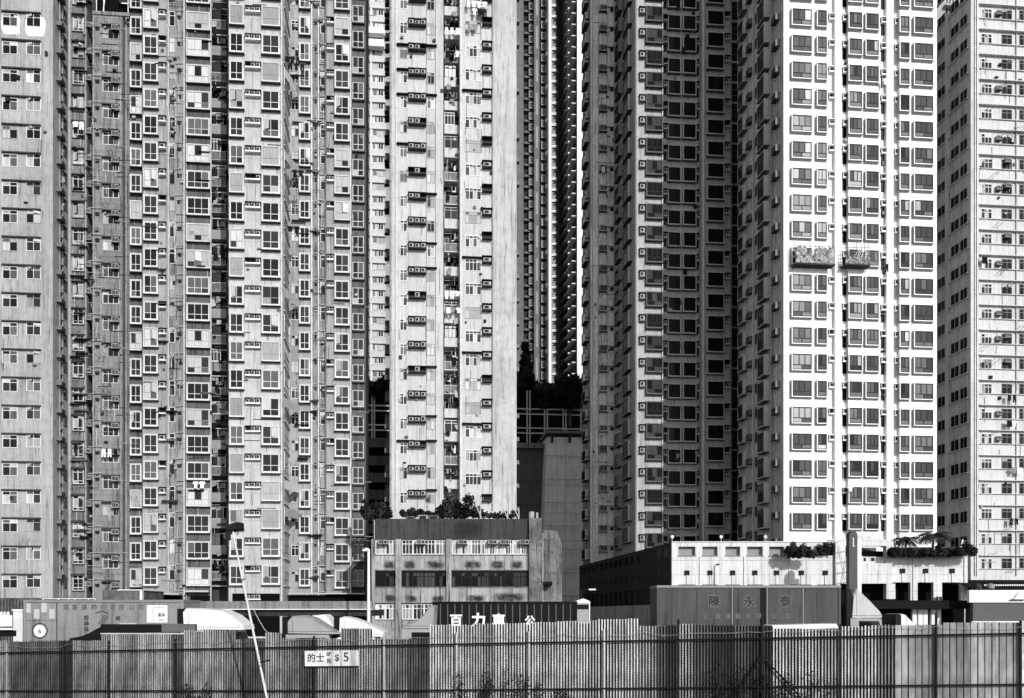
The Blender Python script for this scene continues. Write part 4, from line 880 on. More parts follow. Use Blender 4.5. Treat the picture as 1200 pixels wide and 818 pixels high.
put_text(k1.root, '運貨', .17, 'paint_black', (kx(189), .006, kz(721))); put_text(k1.root, '2468', .10, 'paint_black', (kx(189), .006, kz(726.5)))

k2 = container(0, 'black ribbed container with white painted characters above the fence', 507, 676, 707.3, 50, 'cont_black', 'posts', yaw=R_(-1.0), nrib=20)
D2 = 50
for u, ch, sz in ((534.5, '百', .62), (561, '力', .72), (584.5, '車', .66), (621, '公', .5)):
    put_text(k2.root, ch, sz, 'paint_white', ((u - 507) * D2 / FP, -.05, HC + (HOR - 728) * D2 / FP), th=.01, off=.035)
k3 = container(0, 'dark grey container with three large dark characters and a pale row below', 770, 985, 688.3, 50, 'cont_dark', 'plain')
def qx(u): return (u - 770) * 50 / FP
def qz(v): return HC + (HOR - v) * 50 / FP
m = MB()
for u in (857.5, 898.3, 940.5): m.box(qx(u), qx(u + 1.2), -.02, .028, k3.zb + .15, k3.zt - .03, 'cont_edge')
m.box(qx(816.8), qx(817.2), .01, .028, k3.zb + .15, k3.zt - .03, 'rust'); m.box(qx(891), qx(898), .012, .028, k3.zb + .15, k3.zt - .03, 'cont_black'); k3.part('side_posts', m)
for u, ch in zip((837, 878, 920.5), '陳永泰'):
    for nm_, mm_, rad_, y_, n_ in (('lettering_outline', 'paint_pale', .055, .020, 8), ('lettering', 'paint_black', .016, .010, 5)):
        mb = MB(); k_ = mb.mi(mm_); src = text(ch, .58, mm_, .0002, 0)
        for i_ in range(n_):
            an_ = 2 * math.pi * i_ / n_; n0 = len(mb.v); dx, dy, dz = rad_ * math.cos(an_), .0007 * i_, rad_ * math.sin(an_)
            mb.v += [(q.co.x + dx, q.co.y + dy, q.co.z + dz) for q in src.vertices]; mb.f += [tuple(n0 + j for j in p_.vertices) for p_ in src.polygons]; mb.m += [k_] * len(src.polygons)
        obj(nm_, mb, k3.root, (qx(u), y_, qz(705.5)))
for u, ch in zip((827, 841, 853, 865, 877, 889, 907, 923), '企業運輸有限公司'): put_text(k3.root, ch, .30, 'paint_pale', (qx(u), .012, qz(722.5)))

def truck(label, prof, dist, col, cab=None, wid=2.1, dback=0.0, name='truck', facing=1):
    """prof: fairing outline in pixels, clockwise from its lower back corner; the cab stands below it facing right"""
    u0 = min(p[0] for p in prof); u1 = max(p[0] for p in prof); vb = max(p[1] for p in prof); q = Local(name, label, u0, dist, 'truck', group='trucks parked behind the fence')
    zb = q.Z(vb); Lc = max(1.9, (u1 - u0) * dist / FP * .95)
    pts = [(q.X(a_), q.Z(b_)) for a_, b_ in prof][::-1]
    m = MB(); n = len(pts); 
    # fairing: full outline in the middle, drawn in at both cheeks
    cxm = sum(p[0] for p in pts) / n; czm = zb
    rings = []
    for y, k_ in ((0.0, .86), (.10, .95), (.3, 1.0), (wid - .3, 1.0), (wid - .10, .95), (wid, .86)):
        rings.append([(cxm + (x - cxm) * (1 - (1 - k_) * .35), y, czm + (z - czm) * k_) for x, z in pts])
    for rg in rings: m.v += rg
    kx_ = m.mi(col)
    for a_ in range(len(rings) - 1):
        for i in range(n):
            j = (i + 1) % n; m.f.append((a_ * n + i, a_ * n + j, (a_ + 1) * n + j, (a_ + 1) * n + i)); m.m.append(kx_)
    m.f.append(tuple(range(n - 1, -1, -1))); m.m.append(kx_); o0 = (len(rings) - 1) * n; m.f.append(tuple(o0 + i for i in range(n))); m.m.append(kx_)
    o = q.part('roof_fairing', m)
    dd_ = MB(); bk_z = max(p[1] for p in pts if p[0] < q.X(u0) + .35) if any(p[0] < q.X(u0) + .35 for p in pts) else zb + .3
    if bk_z > zb + .25: dd_.box(q.X(u0) - .22, q.X(u0) - .005, .1, wid - .1, zb - .6, bk_z - .03, 'truck_dark'); q.part('rear_panel', dd_)
    q.part('fairing_seam', MB().box(q.X(u0) + .05, q.X(u1) - .1, -.012, .012, zb + .10, zb + .125, 'ac_dim').box(q.X(u0) + .25, q.X(u0) + .275, -.004, .015, zb + .13, zb + (bk_z - zb) * .8, 'ac_dim'))
    # cab
    xb = q.X(u0) - .05; zt = zb - .01; c_ = cab or col
    m = MB(); m.ext([(xb, .75), (xb + Lc + .1, .75), (xb + Lc + .1, zt - .95), (xb + Lc - .3, zt - .02), (xb, zt - .02)], .02, wid - .02, c_); q.part('cab', m)
    m = MB(); m.ext([(xb + .45, zt - .75), (xb + Lc - .18, zt - .75), (xb + Lc - .42, zt - .16), (xb + .45, zt - .16)], -.01, .018, 'g_dark'); q.part('side_window', m)
    m = MB(); m.poly([(xb + Lc + .115, .15, zt - .85), (xb + Lc + .115, wid - .15, zt - .85), (xb + Lc - .25, wid - .15, zt - .10), (xb + Lc - .25, .15, zt - .10)], 'g_dark'); q.part('windscreen', m)
    q.part('mirror', MB().box(xb + Lc + .05, xb + Lc + .12, -.3, -.1, zt - .8, zt - .35, 'truck_dark').tube((xb + Lc, .02, zt - .4), (xb + Lc + .08, -.2, zt - .4), .02, 'truck_dark', 4))
    q.part('bumper', MB().box(xb + Lc * .5, xb + Lc + .2, .02, wid - .02, .45, .745, 'truck_dark'))
    q.part('chassis', MB().box(xb - 4.2, xb + Lc, .5, wid - .5, .55, .744, 'truck_dark'))
    for x in (xb + Lc * .6, xb - 3.2, xb - 2.1):
        for y in (.02, wid - .3): put_wheel(q.root, x, y)
    return q
truck('white truck cab with a long smooth white roof fairing, left of the leaning lamp pole', [(214, 738), (213, 716), (216, 712.5), (235, 713), (257, 715), (270, 721), (284, 732.5), (285, 738)], 42, 'truck_white')
truck('dull grey truck with a rounded roof fairing right of the leaning lamp pole', [(336, 742), (336, 727), (341, 722), (352, 721), (365, 724), (380, 734), (396, 741.5), (397, 743)], 45, 'truck_grey', wid=2.0)
truck('white truck fairing showing behind the dull grey rounded one', [(362, 742), (365, 721), (379, 720), (384, 724), (393, 737), (397, 742)], 50, 'truck_white')
truck('white truck cab with a sloping white fairing left of the stained low building', [(396.5, 745), (397, 724), (402, 722.5), (412, 724.5), (425, 729), (440, 736), (450, 741), (450, 746)], 46, 'truck_white')
truck('grey truck cab with a pointed swept fairing coupled to the black ribbed container', [(473, 736.5), (472, 733), (488, 728), (499, 718), (503, 709.5), (509.5, 709), (508, 736.5)][::-1] if False else [(508, 736.5), (509.5, 709), (503, 709.5), (497, 719), (487, 728), (472, 733.5), (473, 736.5)][::-1], 46, 'truck_grey')
truck('pale grey truck with a tall triangular fairing right of the dark grey container', [(998, 724), (1000, 696), (1004, 689.5), (1008, 691), (1020, 703), (1032, 716), (1036, 724)], 54, 'frame_grey', 'truck_grey')
truck('small white curved truck cab low behind the right part of the fence', [(1056, 736), (1056, 719), (1062, 720), (1070, 729), (1073, 736)], 50, 'truck_white', 'truck_dark')
truck('truck with a small rounded pale fairing just right of the dark grey container', [(985.5, 730), (986, 708), (990, 709), (997, 716), (998, 730)], 55, 'truck_grey', 'truck_dark')
q = Local('truck', 'parked truck cab with a white roof at the right end of the black container', 676, 52, 'truck')
m = MB(); q.bx(m, 676, 691, 707, 760, 0, 2.2, 'truck_grey'); q.part('cab', m); q.part('side_window', q.bx(MB(), 676.5, 690, 708.5, 714, -.02, .017, 'g_black'))
m = MB(); m.ext([(q.X(675), q.Z(707)), (q.X(692), q.Z(707)), (q.X(691), q.Z(704.5)), (q.X(684), q.Z(701.5)), (q.X(676), q.Z(704))], -.05, 2.25, 'truck_white'); q.part('roof', m)
q.part('door_edge', q.bx(MB(), 690.2, 691.3, 707.2, 735, -.04, .037, 'frame_white'))
for x in (.3,): put_wheel(q.root, x, -.05); put_wheel(q.root, x, 1.95)
# flatbed with black tarpaulin, white flatbed side, odds and ends
q = Local('tarpaulin', 'black tarpaulin heaped over a flatbed in front of the light container', 100, 40, 'tarpaulin')
m = MB(); q_p = [(88, 752), (120, 752), (230, 752), (230, 745), (119, 745), (119, 733), (112, 736), (104, 741), (95, 745), (84, 748)]
m.ext([(q.X(a_), q.Z(b_)) for a_, b_ in [(80, 760), (150, 760), (150, 733), (119, 733.5), (112, 737), (103, 742), (93, 746), (80, 748)]], .1, 2.0, 'canopy'); o = q.part('cover', m)
q = Local('flatbed_trailer', 'black flatbed trailer with slatted sides in front of the light container', 175, 39, 'trailer')
q.part('side_board', q.bx(MB(), 118, 230, 731.5, 741.5, 0, .1, 'truck_dark')); q.part('side_board', q.bx(MB(), 190, 229.5, 731, 740.5, -.06, .055, 'bay_dark'), label='dark grey tail section'); q.part('top_rail', q.bx(MB(), 140, 160, 730.2, 731.4, -.02, .1, 'frame_grey')); q.part('bed', q.bx(MB(), 118, 230, 744, 749, 0.2, 1.9, 'truck_dark')); q.part('lower_rail', q.bx(MB(), 118, 240, 741.8, 743.3, -.03, .08, 'frame_grey'))
for x in (-1, .2, 1.4): put_wheel(q.root, x, 0.0); put_wheel(q.root, x, 1.8)
q = Local('flatbed_trailer', 'white flatbed trailer side showing below the dark grey container', 945, 44, 'trailer')
m = MB(); m.ext([(q.X(905), q.Z(741)), (q.X(984), q.Z(738.5)), (q.X(980), q.Z(731)), (q.X(905), q.Z(733))], 0, 2.0, 'truck_white'); q.part('side_board', m); q.part('chassis', q.bx(MB(), 908, 980, 742, 752, .3, 1.4, 'truck_dark'))
for x in (-1, .2, 1.2): put_wheel(q.root, x, 0.0); put_wheel(q.root, x, 1.7)
q = Local('metal_cabinet', 'tall pale metal cabinet standing left of the light container', 21, 47, 'cabinet')
q.part('cabinet_body', q.bx(MB(), 15.5, 26.5, 716, 780, 0, .9, 'pipe_white')); q.part('cabinet_top', q.bx(MB(), 14.5, 27.2, 714, 716, -.05, 1.0, 'frame_white')); q.part('cabinet_side', q.bx(MB(), 26.6, 27.6, 716, 780, .05, .3, 'frame_dark'))
q = Local('truck_bed', 'white slatted truck bed at the left edge behind the fence', 5, 43, 'truck bed')
q.part('side_board', q.bx(MB(), -25, 13.5, 721, 734, 0, .1, 'truck_white')); m = MB()
for i in range(9): q.bx(m, -24 + i * 4, -22 + i * 4, 717, 721, 0.0, .1, 'truck_white')
q.part('stakes', m); q.part('lower_rail', q.bx(MB(), -25, 15, 736, 738, -.05, .1, 'frame_white')); q.part('bed', q.bx(MB(), -25, 13, 739, 746, 0.2, .25, 'truck_dark'))
for x in (-.8, .1): put_wheel(q.root, x, 0.0); put_wheel(q.root, x, 1.7)

# ------------------------------------------------------------ street lamp and leaning floodlight pole
q = Local('street_lamp', 'slim white street lamp at the left end of the stained low building', 432, 72, 'street lamp')
q.part('pole', MB().tube((0, 0, 0), (0, 0, q.Z(643.5)), .13, 'frame_white', 8, .09)); q.part('arm', MB().tube((0, 0, q.Z(643.8)), (q.X(428), -.1, q.Z(643)), .07, 'frame_white', 6)); q.part('lamp_head', MB().box(q.X(425.6), q.X(430), -.25, .05, q.Z(646), q.Z(643.5), 'frame_white'))
q = Local('street_lamp', 'thin dark street lamp before the second square lamp of the podium wall', 837, 78, 'street lamp')
q.part('pole', MB().tube((0, 0, 0), (0, 0, q.Z(663.5)), .06, 'dark_steel', 8, .04)); q.part('arm', MB().tube((0, 0, q.Z(663.5)), (q.X(839.5), 0, q.Z(661.5)), .035, 'dark_steel', 6)); q.part('lamp_head', MB().ext([(q.X(838.8), q.Z(662.8)), (q.X(843.2), q.Z(662)), (q.X(843), q.Z(660.8)), (q.X(840.5), q.Z(660.3))], -.12, .12, 'dark_steel'))
q = Local('street_lamp', 'small street lamp showing in the dark between the black container and the podium side', 681, 72, 'street lamp')
q.part('pole', MB().tube((0, 0, 0), (0, 0, q.Z(691.5)), .07, 'dark_steel', 8)); q.part('lamp_head', MB().box(q.X(690), q.X(698), -.15, .15, q.Z(691.6), q.Z(690), 'frame_white')); q.part('arm', MB().tube((0, 0, q.Z(691.4)), (q.X(690), 0, q.Z(690.8)), .04, 'dark_steel', 5))

# fence line in plan (view frame)
FA, FB = (-16.55, 32.55), (12.75, 24.7)
def fpt(tt): return (FA[0] + (FB[0] - FA[0]) * tt, FA[1] + (FB[1] - FA[1]) * tt)
def ft(u):   # parameter where pixel column u meets the fence
    a_ = (u - 600) / FP; return (a_ * FA[1] - FA[0]) / ((FB[0] - FA[0]) - a_ * (FB[1] - FA[1]))
FL = math.hypot(FB[0] - FA[0], FB[1] - FA[1]); FANG = -TH + math.atan2(FB[1] - FA[1], FB[0] - FA[0])
def fz(u, v): return HC + (HOR - v) * fpt(ft(u))[1] / FP
def rail_v(u): return 765 - (765 - 742.3) * (u / 1200) ** 1.15 if u > 0 else 765
def fu(tt): x, dd = fpt(tt); return 600 + x / dd * FP
def fx(u): return ft(u) * FL
GZ0, GZ1 = fz(0, 830), fz(1200, 828)
def gz(tt): return GZ0 + (GZ1 - GZ0) * tt
cf = empty('corrugated_fence', cw(*FA), FANG, label='tall fence of upright corrugated metal sheets in bright and dull patches', cat='fence')
tops = [(-40, 750), (0, 751), (118, 750), (120, 743), (204, 743), (205, 743.5), (240, 736.5), (275, 737), (277, 749), (312, 749), (314, 741), (334, 741), (336, 748.5), (398, 748), (400, 735.5), (434, 735.5), (436, 748), (503, 748), (505, 732.5), (620, 730), (678, 727.5), (680, 729), (700, 727), (702, 726.5), (750, 725), (752, 733.5), (793, 732), (795, 731.5), (905, 732), (907, 735.5), (984, 735), (1030, 734), (1032, 733), (1200, 728.5), (1240, 728)]
def topv(u):
    for (a_, va), (b_, vb) in zip(tops, tops[1:]):
        if a_ <= u <= b_: return va + (vb - va) * (u - a_) / (b_ - a_)
    return 750
tones = [(-40, 'sheet_grey'), (10, 'sheet_dull'), (68, 'sheet_dark'), (84, 'sheet_grey'), (126, 'sheet_mid'), (138, 'sheet_grey'), (160, 'sheet_mid'), (200, 'sheet_dull'), (214, 'sheet_mid'), (262, 'sheet_grey'), (284, 'sheet_dull'), (312, 'sheet_mid'), (330, 'sheet_grey'), (350, 'sheet_dull'), (372, 'sheet_mid'), (400, 'sheet_grey'), (420, 'sheet_mid'),
         (452, 'sheet_grey'), (480, 'sheet_dull'), (504, 'sheet_bright'), (560, 'sheet_mid'), (585, 'sheet_bright'), (690, 'sheet_mid'), (700, 'sheet_bright'), (752, 'sheet_mid'), (770, 'sheet_dull'), (782, 'sheet_dark'), (798, 'sheet_mid'), (815, 'sheet_dull'), (835, 'sheet_dark'), (862, 'sheet_dull'), (880, 'sheet_dark'), (908, 'sheet_bright'), (968, 'sheet_mid'), (985, 'sheet_bright'), (1028, 'sheet_grey'), (1048, 'sheet_mid'), (1075, 'sheet_grey'), (1092, 'sheet_mid'), (1120, 'sheet_grey'), (1140, 'sheet_mid'), (1180, 'sheet_grey'), (1192, 'sheet_bright')]
def tone(u):
    r = 'sheet_grey'
    for a_, m_ in tones:
        if u >= a_: r = m_
    return r
fr_ = random.Random(11)
PIT = .080; x = fx(-25); brk = sorted([fx(a_) for a_, _ in tones] + [fx(a_) for a_, _ in tops])
while x < fx(1225):
    uc = fu(x / FL); wide = uc > 1030; pit = .16 if wide else PIT; nrib = fr_.choice([4, 5]) if wide else fr_.choice([8, 9, 10]); W1 = pit * nrib
    nb = [q for q in brk if q > x + pit * 2.5]
    if nb and nb[0] < x + W1: W1 = max(2, round((nb[0] - x) / pit)) * pit; nrib = int(round(W1 / pit))
    um = fu((x + W1 / 2) / FL); m_ = tone(um); mb = MB(); dpt = .02 if wide else .062; ridge = pit * (.86 if wide else .50); fl_ = pit * .06
    zt_a = fz(um, topv(um)) + fr_.uniform(-.015, .02); zb_ = gz(x / FL) - .1
    sw_ = pit * (.90 if wide else .46)
    for i in range(nrib):      # folded upright strips; the dark sheet added behind paints the shaded valleys
        xa = i * pit; jj = fr_.uniform(-.003, .003); t_ = zt_a + (0 if wide else fr_.uniform(-.012, .008))
        pr_ = [(xa + jj, 0.012), (xa + jj + pit * .06, 0), (xa + jj + sw_ - pit * .06, 0), (xa + jj + sw_, .012), (xa + jj + sw_, .03), (xa + jj, .03)]
        mb.ext([(p_[0], p_[1]) for p_ in pr_], zb_, t_, m_, 'z')
    mb.box(0, W1 - .002, .034, .040, zb_, zt_a - .03, 'valley_shade')
    y_ = .075 + fr_.choice([0, .006, .012]); obj('metal_sheet', mb, cf, (x, y_, 0))
    x += W1
cf_r = MB()
for zz_ in (.55, 1.6): cf_r.box(fx(-25), fx(1225), .14, .2, zz_, zz_ + .06, 'rust')
obj('back_rail', cf_r, cf)
ch = empty('chain_link_fence', cw(*FA), FANG, label='dark wire mesh fence with steel posts standing in front of the corrugated sheets', cat='fence')
def railz(u, low=False):
    up = 765 + (742.3 - 765) * u / 1200.0; vv = 809.5 + (802 - 809.5) * max(u - 450, 0) / 750.0 if low else up; return fz(u, vv)
pu = [8, 75, 128, 205, 285, 368, 450, 535, 620, 708, 795, 893, 985, 1097, 1196]
for i, u in enumerate(pu):
    m_ = 'steel' if u in (8, 450, 535, 620, 708) else 'dark_steel'; zt = railz(u) + (.55 if u in (893, 1097, 795) else .32); obj('post', MB().tube((fx(u), 0, gz(ft(u)) - .3), (fx(u), 0, zt), .038 if m_ == 'steel' else .032, m_, 8), ch)
for low in (False, True):
    us = [-20] + pu + [1225]
    for ua, ub in zip(us, us[1:]): obj('rail', MB().tube((fx(ua), -.03, railz(ua, low)), (fx(ub), -.03, railz(ub, low)), .024, 'dark_steel', 6), ch)
mb = MB(); cell = .068; xx = fx(-20) - 2.3; k_ = mb.mi('dark_steel'); XE = fx(1225)
while xx < XE:
    for sgn in (1, -1):
        zb_, zt = gz(min(max(xx / FL, 0), 1)) - .1, railz(fu(min(max(xx / FL, 0), 1))); hgt = zt - zb_
        xa, xb_ = (xx, xx + hgt) if sgn > 0 else (xx + hgt, xx)
        if min(xa, xb_) > fx(-20) and max(xa, xb_) < XE:
            n = len(mb.v); t_ = .0026; mb.v += [(xa - t_, -.005 * sgn, zb_), (xa + t_, -.005 * sgn, zb_), (xb_ + t_, -.005 * sgn, zt), (xb_ - t_, -.005 * sgn, zt)]; mb.f.append((n, n + 1, n + 2, n + 3)); mb.m.append(k_)
    xx += cell
obj('wire_mesh', mb, ch)
br = MB(); g0 = gz(ft(893)); br.tube((fx(893), -.02, railz(893) - .45), (fx(893) - 1.0, -.05, g0 - .1), .025, 'dark_steel', 6); br.tube((fx(893), -.02, railz(893) - .45), (fx(893) + 1.3, -.05, g0 - .1), .025, 'dark_steel', 6); obj('brace', br, ch)
bw_ = MB(); rr = random.Random(5); px_, pz_ = fx(-20), railz(0) + .2
while px_ < XE:
    nx = px_ + rr.uniform(.2, .5); nz = railz(fu(nx / FL)) + .17 + rr.uniform(-.05, .07); bw_.tube((px_, -.02, pz_), (nx, -.02 + rr.uniform(-.03, .03), nz), .006, 'steel', 4)
    if rr.random() < .6: bw_.tube((nx, -.05, nz - .04), (nx + .03, .02, nz + .04), .005, 'steel', 4)
    px_, pz_ = nx, nz
obj('barbed_wire', bw_, ch)
# sign on the mesh
x0s, x1s = fx(358.5), fx(421.5); zc = fz(390, 771.3); sg = empty('parking_sign', Vector(cw(*FA)), FANG, label='white board with dark characters and a price hung on the mesh fence', cat='sign')
ang = R_(-1.3); Ws, Hs = (x1s - x0s), .445
brd = MB().box(-Ws / 2, Ws / 2, -.075, -.06, -Hs / 2, Hs / 2, 'sign_white')
so = empty('x', (0, 0, 0)); bpy.data.objects.remove(so)
cxs = (x0s + x1s) / 2
def sput(name, me, dx=0, dz=0, y=-.079):
    o = obj(name, me, sg, (cxs + dx * math.cos(ang) + dz * math.sin(ang), y, zc + dz * math.cos(ang) - dx * math.sin(ang))); o.rotation_euler = (0, ang, 0); return o
o = obj('board', brd, sg, (cxs, 0, zc)); o.rotation_euler = (0, ang, 0)
for chx, ux, sz, dz, mm in (('的', 366.3, .27, -.0, 'paint_black'), ('士', 376.6, .27, 0, 'paint_black'), ('時', 387, .155, .105, 'paint_black'), ('租', 387, .155, -.085, 'paint_black'), ('$', 396.3, .27, .01, 'bay_bottom'), ('5', 407, .37, .02, 'bay_bottom')):
    sput('lettering', text(chx, sz, mm, .002, .014), dx=fx(ux) - cxs, dz=dz)

q0 = P(313.5, 822, 27.6); q1 = P(272.5, 622, 27.2); fd = empty('floodlight_pole', q0, 0, label='leaning pale metal pole with a dark floodlight on top, in front of the fence', cat='lamp pole')
q0g = Vector(q0); ddir = (q1 - q0).normalized(); bot = q0 - ddir * ((q0.z - 0.0) / ddir.z); top = q1 - q0
obj('pole', MB().tube(bot - q0, top, .034, 'pipe_white', 10, .026), fd)
def fp(u, v, d=27.2): return P(u, v, d) - q0
m = MB(); a1, b1, c1, d1 = fp(266, 617), fp(279.5, 612), fp(279.8, 620), fp(269, 623)
off = Vector((.1, .28, 0)); of2 = Vector((-.05, -.12, 0))
pts = [a1, b1, c1, d1]; n = len(m.v); m.v += [tuple(p + of2) for p in pts] + [tuple(p + off) for p in pts]; kk = m.mi('dark_steel'); m.f += [(3, 2, 1, 0), (4, 5, 6, 7)] + [(i, (i + 1) % 4, 4 + (i + 1) % 4, 4 + i) for i in range(4)]; m.m += [kk] * 6
obj('lamp_head', m, fd); obj('lamp_bracket', MB().tube(fp(273, 622), fp(271, 626), .03, 'dark_steel', 6).tube(fp(279, 620), fp(278.5, 627), .015, 'dark_steel', 5), fd)
obj('junction_box', MB().box(-.12, .0, -.08, .08, 0, .22, 'dark_steel').shifted((-fp(270, 633).x, -fp(270, 633).y, -fp(270, 633).z)), fd)
obj('step_bar', MB().tube(fp(279, 680.5), fp(288.5, 678), .012, 'dark_steel', 5), fd); obj('step_bar', MB().tube(fp(305, 776), fp(316.5, 773.5, 27), .02, 'dark_steel', 6), fd)
cb = MB(); pa = [(291, 703), (296, 712), (303, 726), (311, 739), (317, 743)]
for (ua, va), (ub, vb) in zip(pa, pa[1:]): cb.tube(P(ua, va, 27.3), P(ub, vb, 27.6), .008, 'frame_white', 5)
obj('cable', cb, None, label='thin pale cable sagging from the leaning pole to the fence top', cat='cable')

# ------------------------------------------------------------ plants
def leaves(mb, c, rx, ry, rz, n, size, mat, r, hollow=.35):
    k = mb.mi(mat)
    for _ in range(n):
        while True:
            p = Vector((r.uniform(-1, 1), r.uniform(-1, 1), r.uniform(-1, 1)))
            if hollow < p.length < 1: break
        q = Vector((c[0] + p.x * rx, c[1] + p.y * ry, c[2] + p.z * rz)); a = Vector((r.gauss(0, 1), r.gauss(0, 1), r.gauss(0, 1))).normalized(); b = a.orthogonal().normalized(); s_ = size * r.uniform(.6, 1.4)
        n0 = len(mb.v); mb.v += [tuple(q - a * s_), tuple(q + b * s_ * .45), tuple(q + a * s_), tuple(q - b * s_ * .45)]; mb.f.append((n0, n0 + 1, n0 + 2, n0 + 3)); mb.m.append(k)
def bush(label, u0, u1, v0, v1, dist, n=700, name='bush', cat='bush', size=.16, mats=('bush', 'leaf'), seed=1, trunk=True, dy=1.0, z0=None):
    r = random.Random(seed); b_ = P((u0 + u1) / 2, v1, dist); root = empty(name, b_ if z0 is None else Vector((b_.x, b_.y, z0)), -TH, label=label, cat=cat); W_ = (u1 - u0) * dist / FP; H_ = (v1 - v0) * dist / FP; zo = b_.z - root.location.z
    m = MB(); cl = max(3, int(W_ / max(H_, .4) * 3) + 2)
    for i in range(cl):
        cx = -W_ / 2 + W_ * (i + .5) / cl + r.uniform(-.1, .1) * W_ / cl; hh = H_ * r.uniform(.4, .95); rr0 = min(W_ / cl * .95, H_ * .5)
        leaves(m, (cx, r.uniform(-.4, .4) * dy, zo + hh * .5), rr0, .5 * dy + rr0 * .3, hh * .5, int(n // cl * r.uniform(.5, 1.1)), size, mats[i % len(mats)], r, 0)
    obj('foliage', m, root)
    tr = MB()
    for i in range(3): tr.tube((r.uniform(-.1, .1), 0, 0), (r.uniform(-W_ / 3, W_ / 3), r.uniform(-.2, .2), zo + H_ * r.uniform(.4, .8)), .05, 'bark', 5, .02)
    obj('stem', tr, root); return root
def tree(label, u, vt, vb, dist, wpx, seed=1, z0=0.0, n=2600, conical=False, size=.32):
    r = random.Random(seed); b_ = P(u, vb, dist); root = empty('tree', (b_.x, b_.y, z0), -TH, label=label, cat='tree'); Wm = wpx * dist / FP; zt = P(u, vt, dist).z - z0; zb = b_.z - z0; H_ = zt - zb
    tr = MB(); tr.tube((0, 0, 0), (0, 0, zb + H_ * .8), Wm * .04 + .08, 'bark', 8, .05); ends = []; NC = 34
    for i in range(NC):
        an = r.uniform(0, 6.28); hh = (i + .5) / NC; f = (1.02 - hh) if conical else math.sqrt(max(.05, 1 - (hh * 1.7 - .85) ** 2)); k_ = r.uniform(.45, 1.0)
        e_ = (math.cos(an) * Wm * .46 * f * k_, math.sin(an) * Wm * .46 * f * k_, zb + H_ * (hh * .92 + r.uniform(-.03, .03))); ends.append((e_, f))
        if i % 3 == 0: tr.tube((0, 0, zb + H_ * max(hh - .15, 0) * .8), e_, .07, 'bark', 5, .02)
    obj('trunk', tr, root); m = MB()
    for i, (e_, f) in enumerate(ends):
        rr0 = Wm * r.uniform(.12, .22) * (max(.35, f) if conical else 1); leaves(m, e_, rr0 * r.uniform(.9, 1.4), rr0, rr0 * r.uniform(.6, 1.0), n // NC, size * r.uniform(.8, 1.2), 'bush' if i % 2 else 'leaf', r, 0)
    obj('crown', m, root); return root
# roof garden around the foot of the centre tower
bush('sprawling dark shrub at the left end of the low building roof', 425, 456, 584, 610, 104, 1200, seed=2, size=.22, dy=1.5)
bush('rounded dark hedge along the low building roof below the tower windows', 470, 519, 593, 606, 103, 1500, seed=3, name='hedge', cat='hedge', size=.16)
bush('big dark bush on the low building roof below the stacked balconies', 514, 562, 574, 608, 104, 2600, seed=4, size=.22, dy=1.5)
bush('small straggly plants near the right end of the low building roof', 565, 606, 597, 608, 103, 700, seed=5, name='plants', cat='plant', size=.16)
q = Local('plant_stakes', 'pale stakes standing among the plants on the low building roof', 585, 102, 'stakes')
m = MB()
for ua, va, ub, vb in ((557, 590, 564, 607), (563, 585, 563, 608), (590, 596, 595, 608), (595, 600, 595, 608), (603, 596, 608, 608), (608, 596, 608, 608)): m.tube((q.X(ua), 0, q.Z(va)), (q.X(ub), 0, q.Z(vb)), .06, 'frame_grey', 5)
q.part('stakes', m)
YT = 190
bush('dark creeping greenery on the screen wall in the left gap', 425, 456, 436, 462, 192, 2200, seed=6, size=.5, dy=3)
tree('tall dark conical tree on the screen wall beside the centre tower', 616, 398, 462, 197, 34, 7, z0=40, n=5000, conical=True, size=.5)
tree('broad dark tree on the screen wall beside the shaded tower', 668, 443, 474, 197, 44, 8, z0=38, n=4500, size=.5)
tree('low dark tree between the conical and the broad tree above the screen wall', 640, 453, 476, 198, 40, 9, z0=38, n=4500, size=.5)
bush('trailing bush spilling over the black planter at the middle of the podium', 921, 955, 631, 654, 90, 1500, seed=10, size=.17, dy=.5)
bush('round clipped bush in the podium planter left of the tall pylon', 958, 976, 633, 650, 91.5, 700, seed=12, size=.14, dy=.4)
for i, (u0, u1, v0, lbl) in enumerate(((1043, 1066, 640, 'spiky planter greenery under the left palm on the podium'), (1066, 1097, 640, 'dense planter greenery under the right palm on the podium'), (1097, 1142, 633, 'wide dark bush at the right end of the podium roof'))):
    bush(lbl, u0, u1, v0, 652, 90.5, 2200, seed=14 + i, size=.17, dy=.8)
    pl = Local('planter', ('left', 'middle', 'right')[i] + ' long black planter on the podium roof edge', (u0 + u1) / 2, 91, 'planter'); pl.part('planter_box', pl.bx(MB(), u0 + 3, u1 - 3, 642, 647.4, 0, .8, 'dark_steel')); pl.part('planter_rim', pl.bx(MB(), u0 + 2.5, u1 - 2.5, 641.2, 642, -.05, .9, 'bay_dark'))
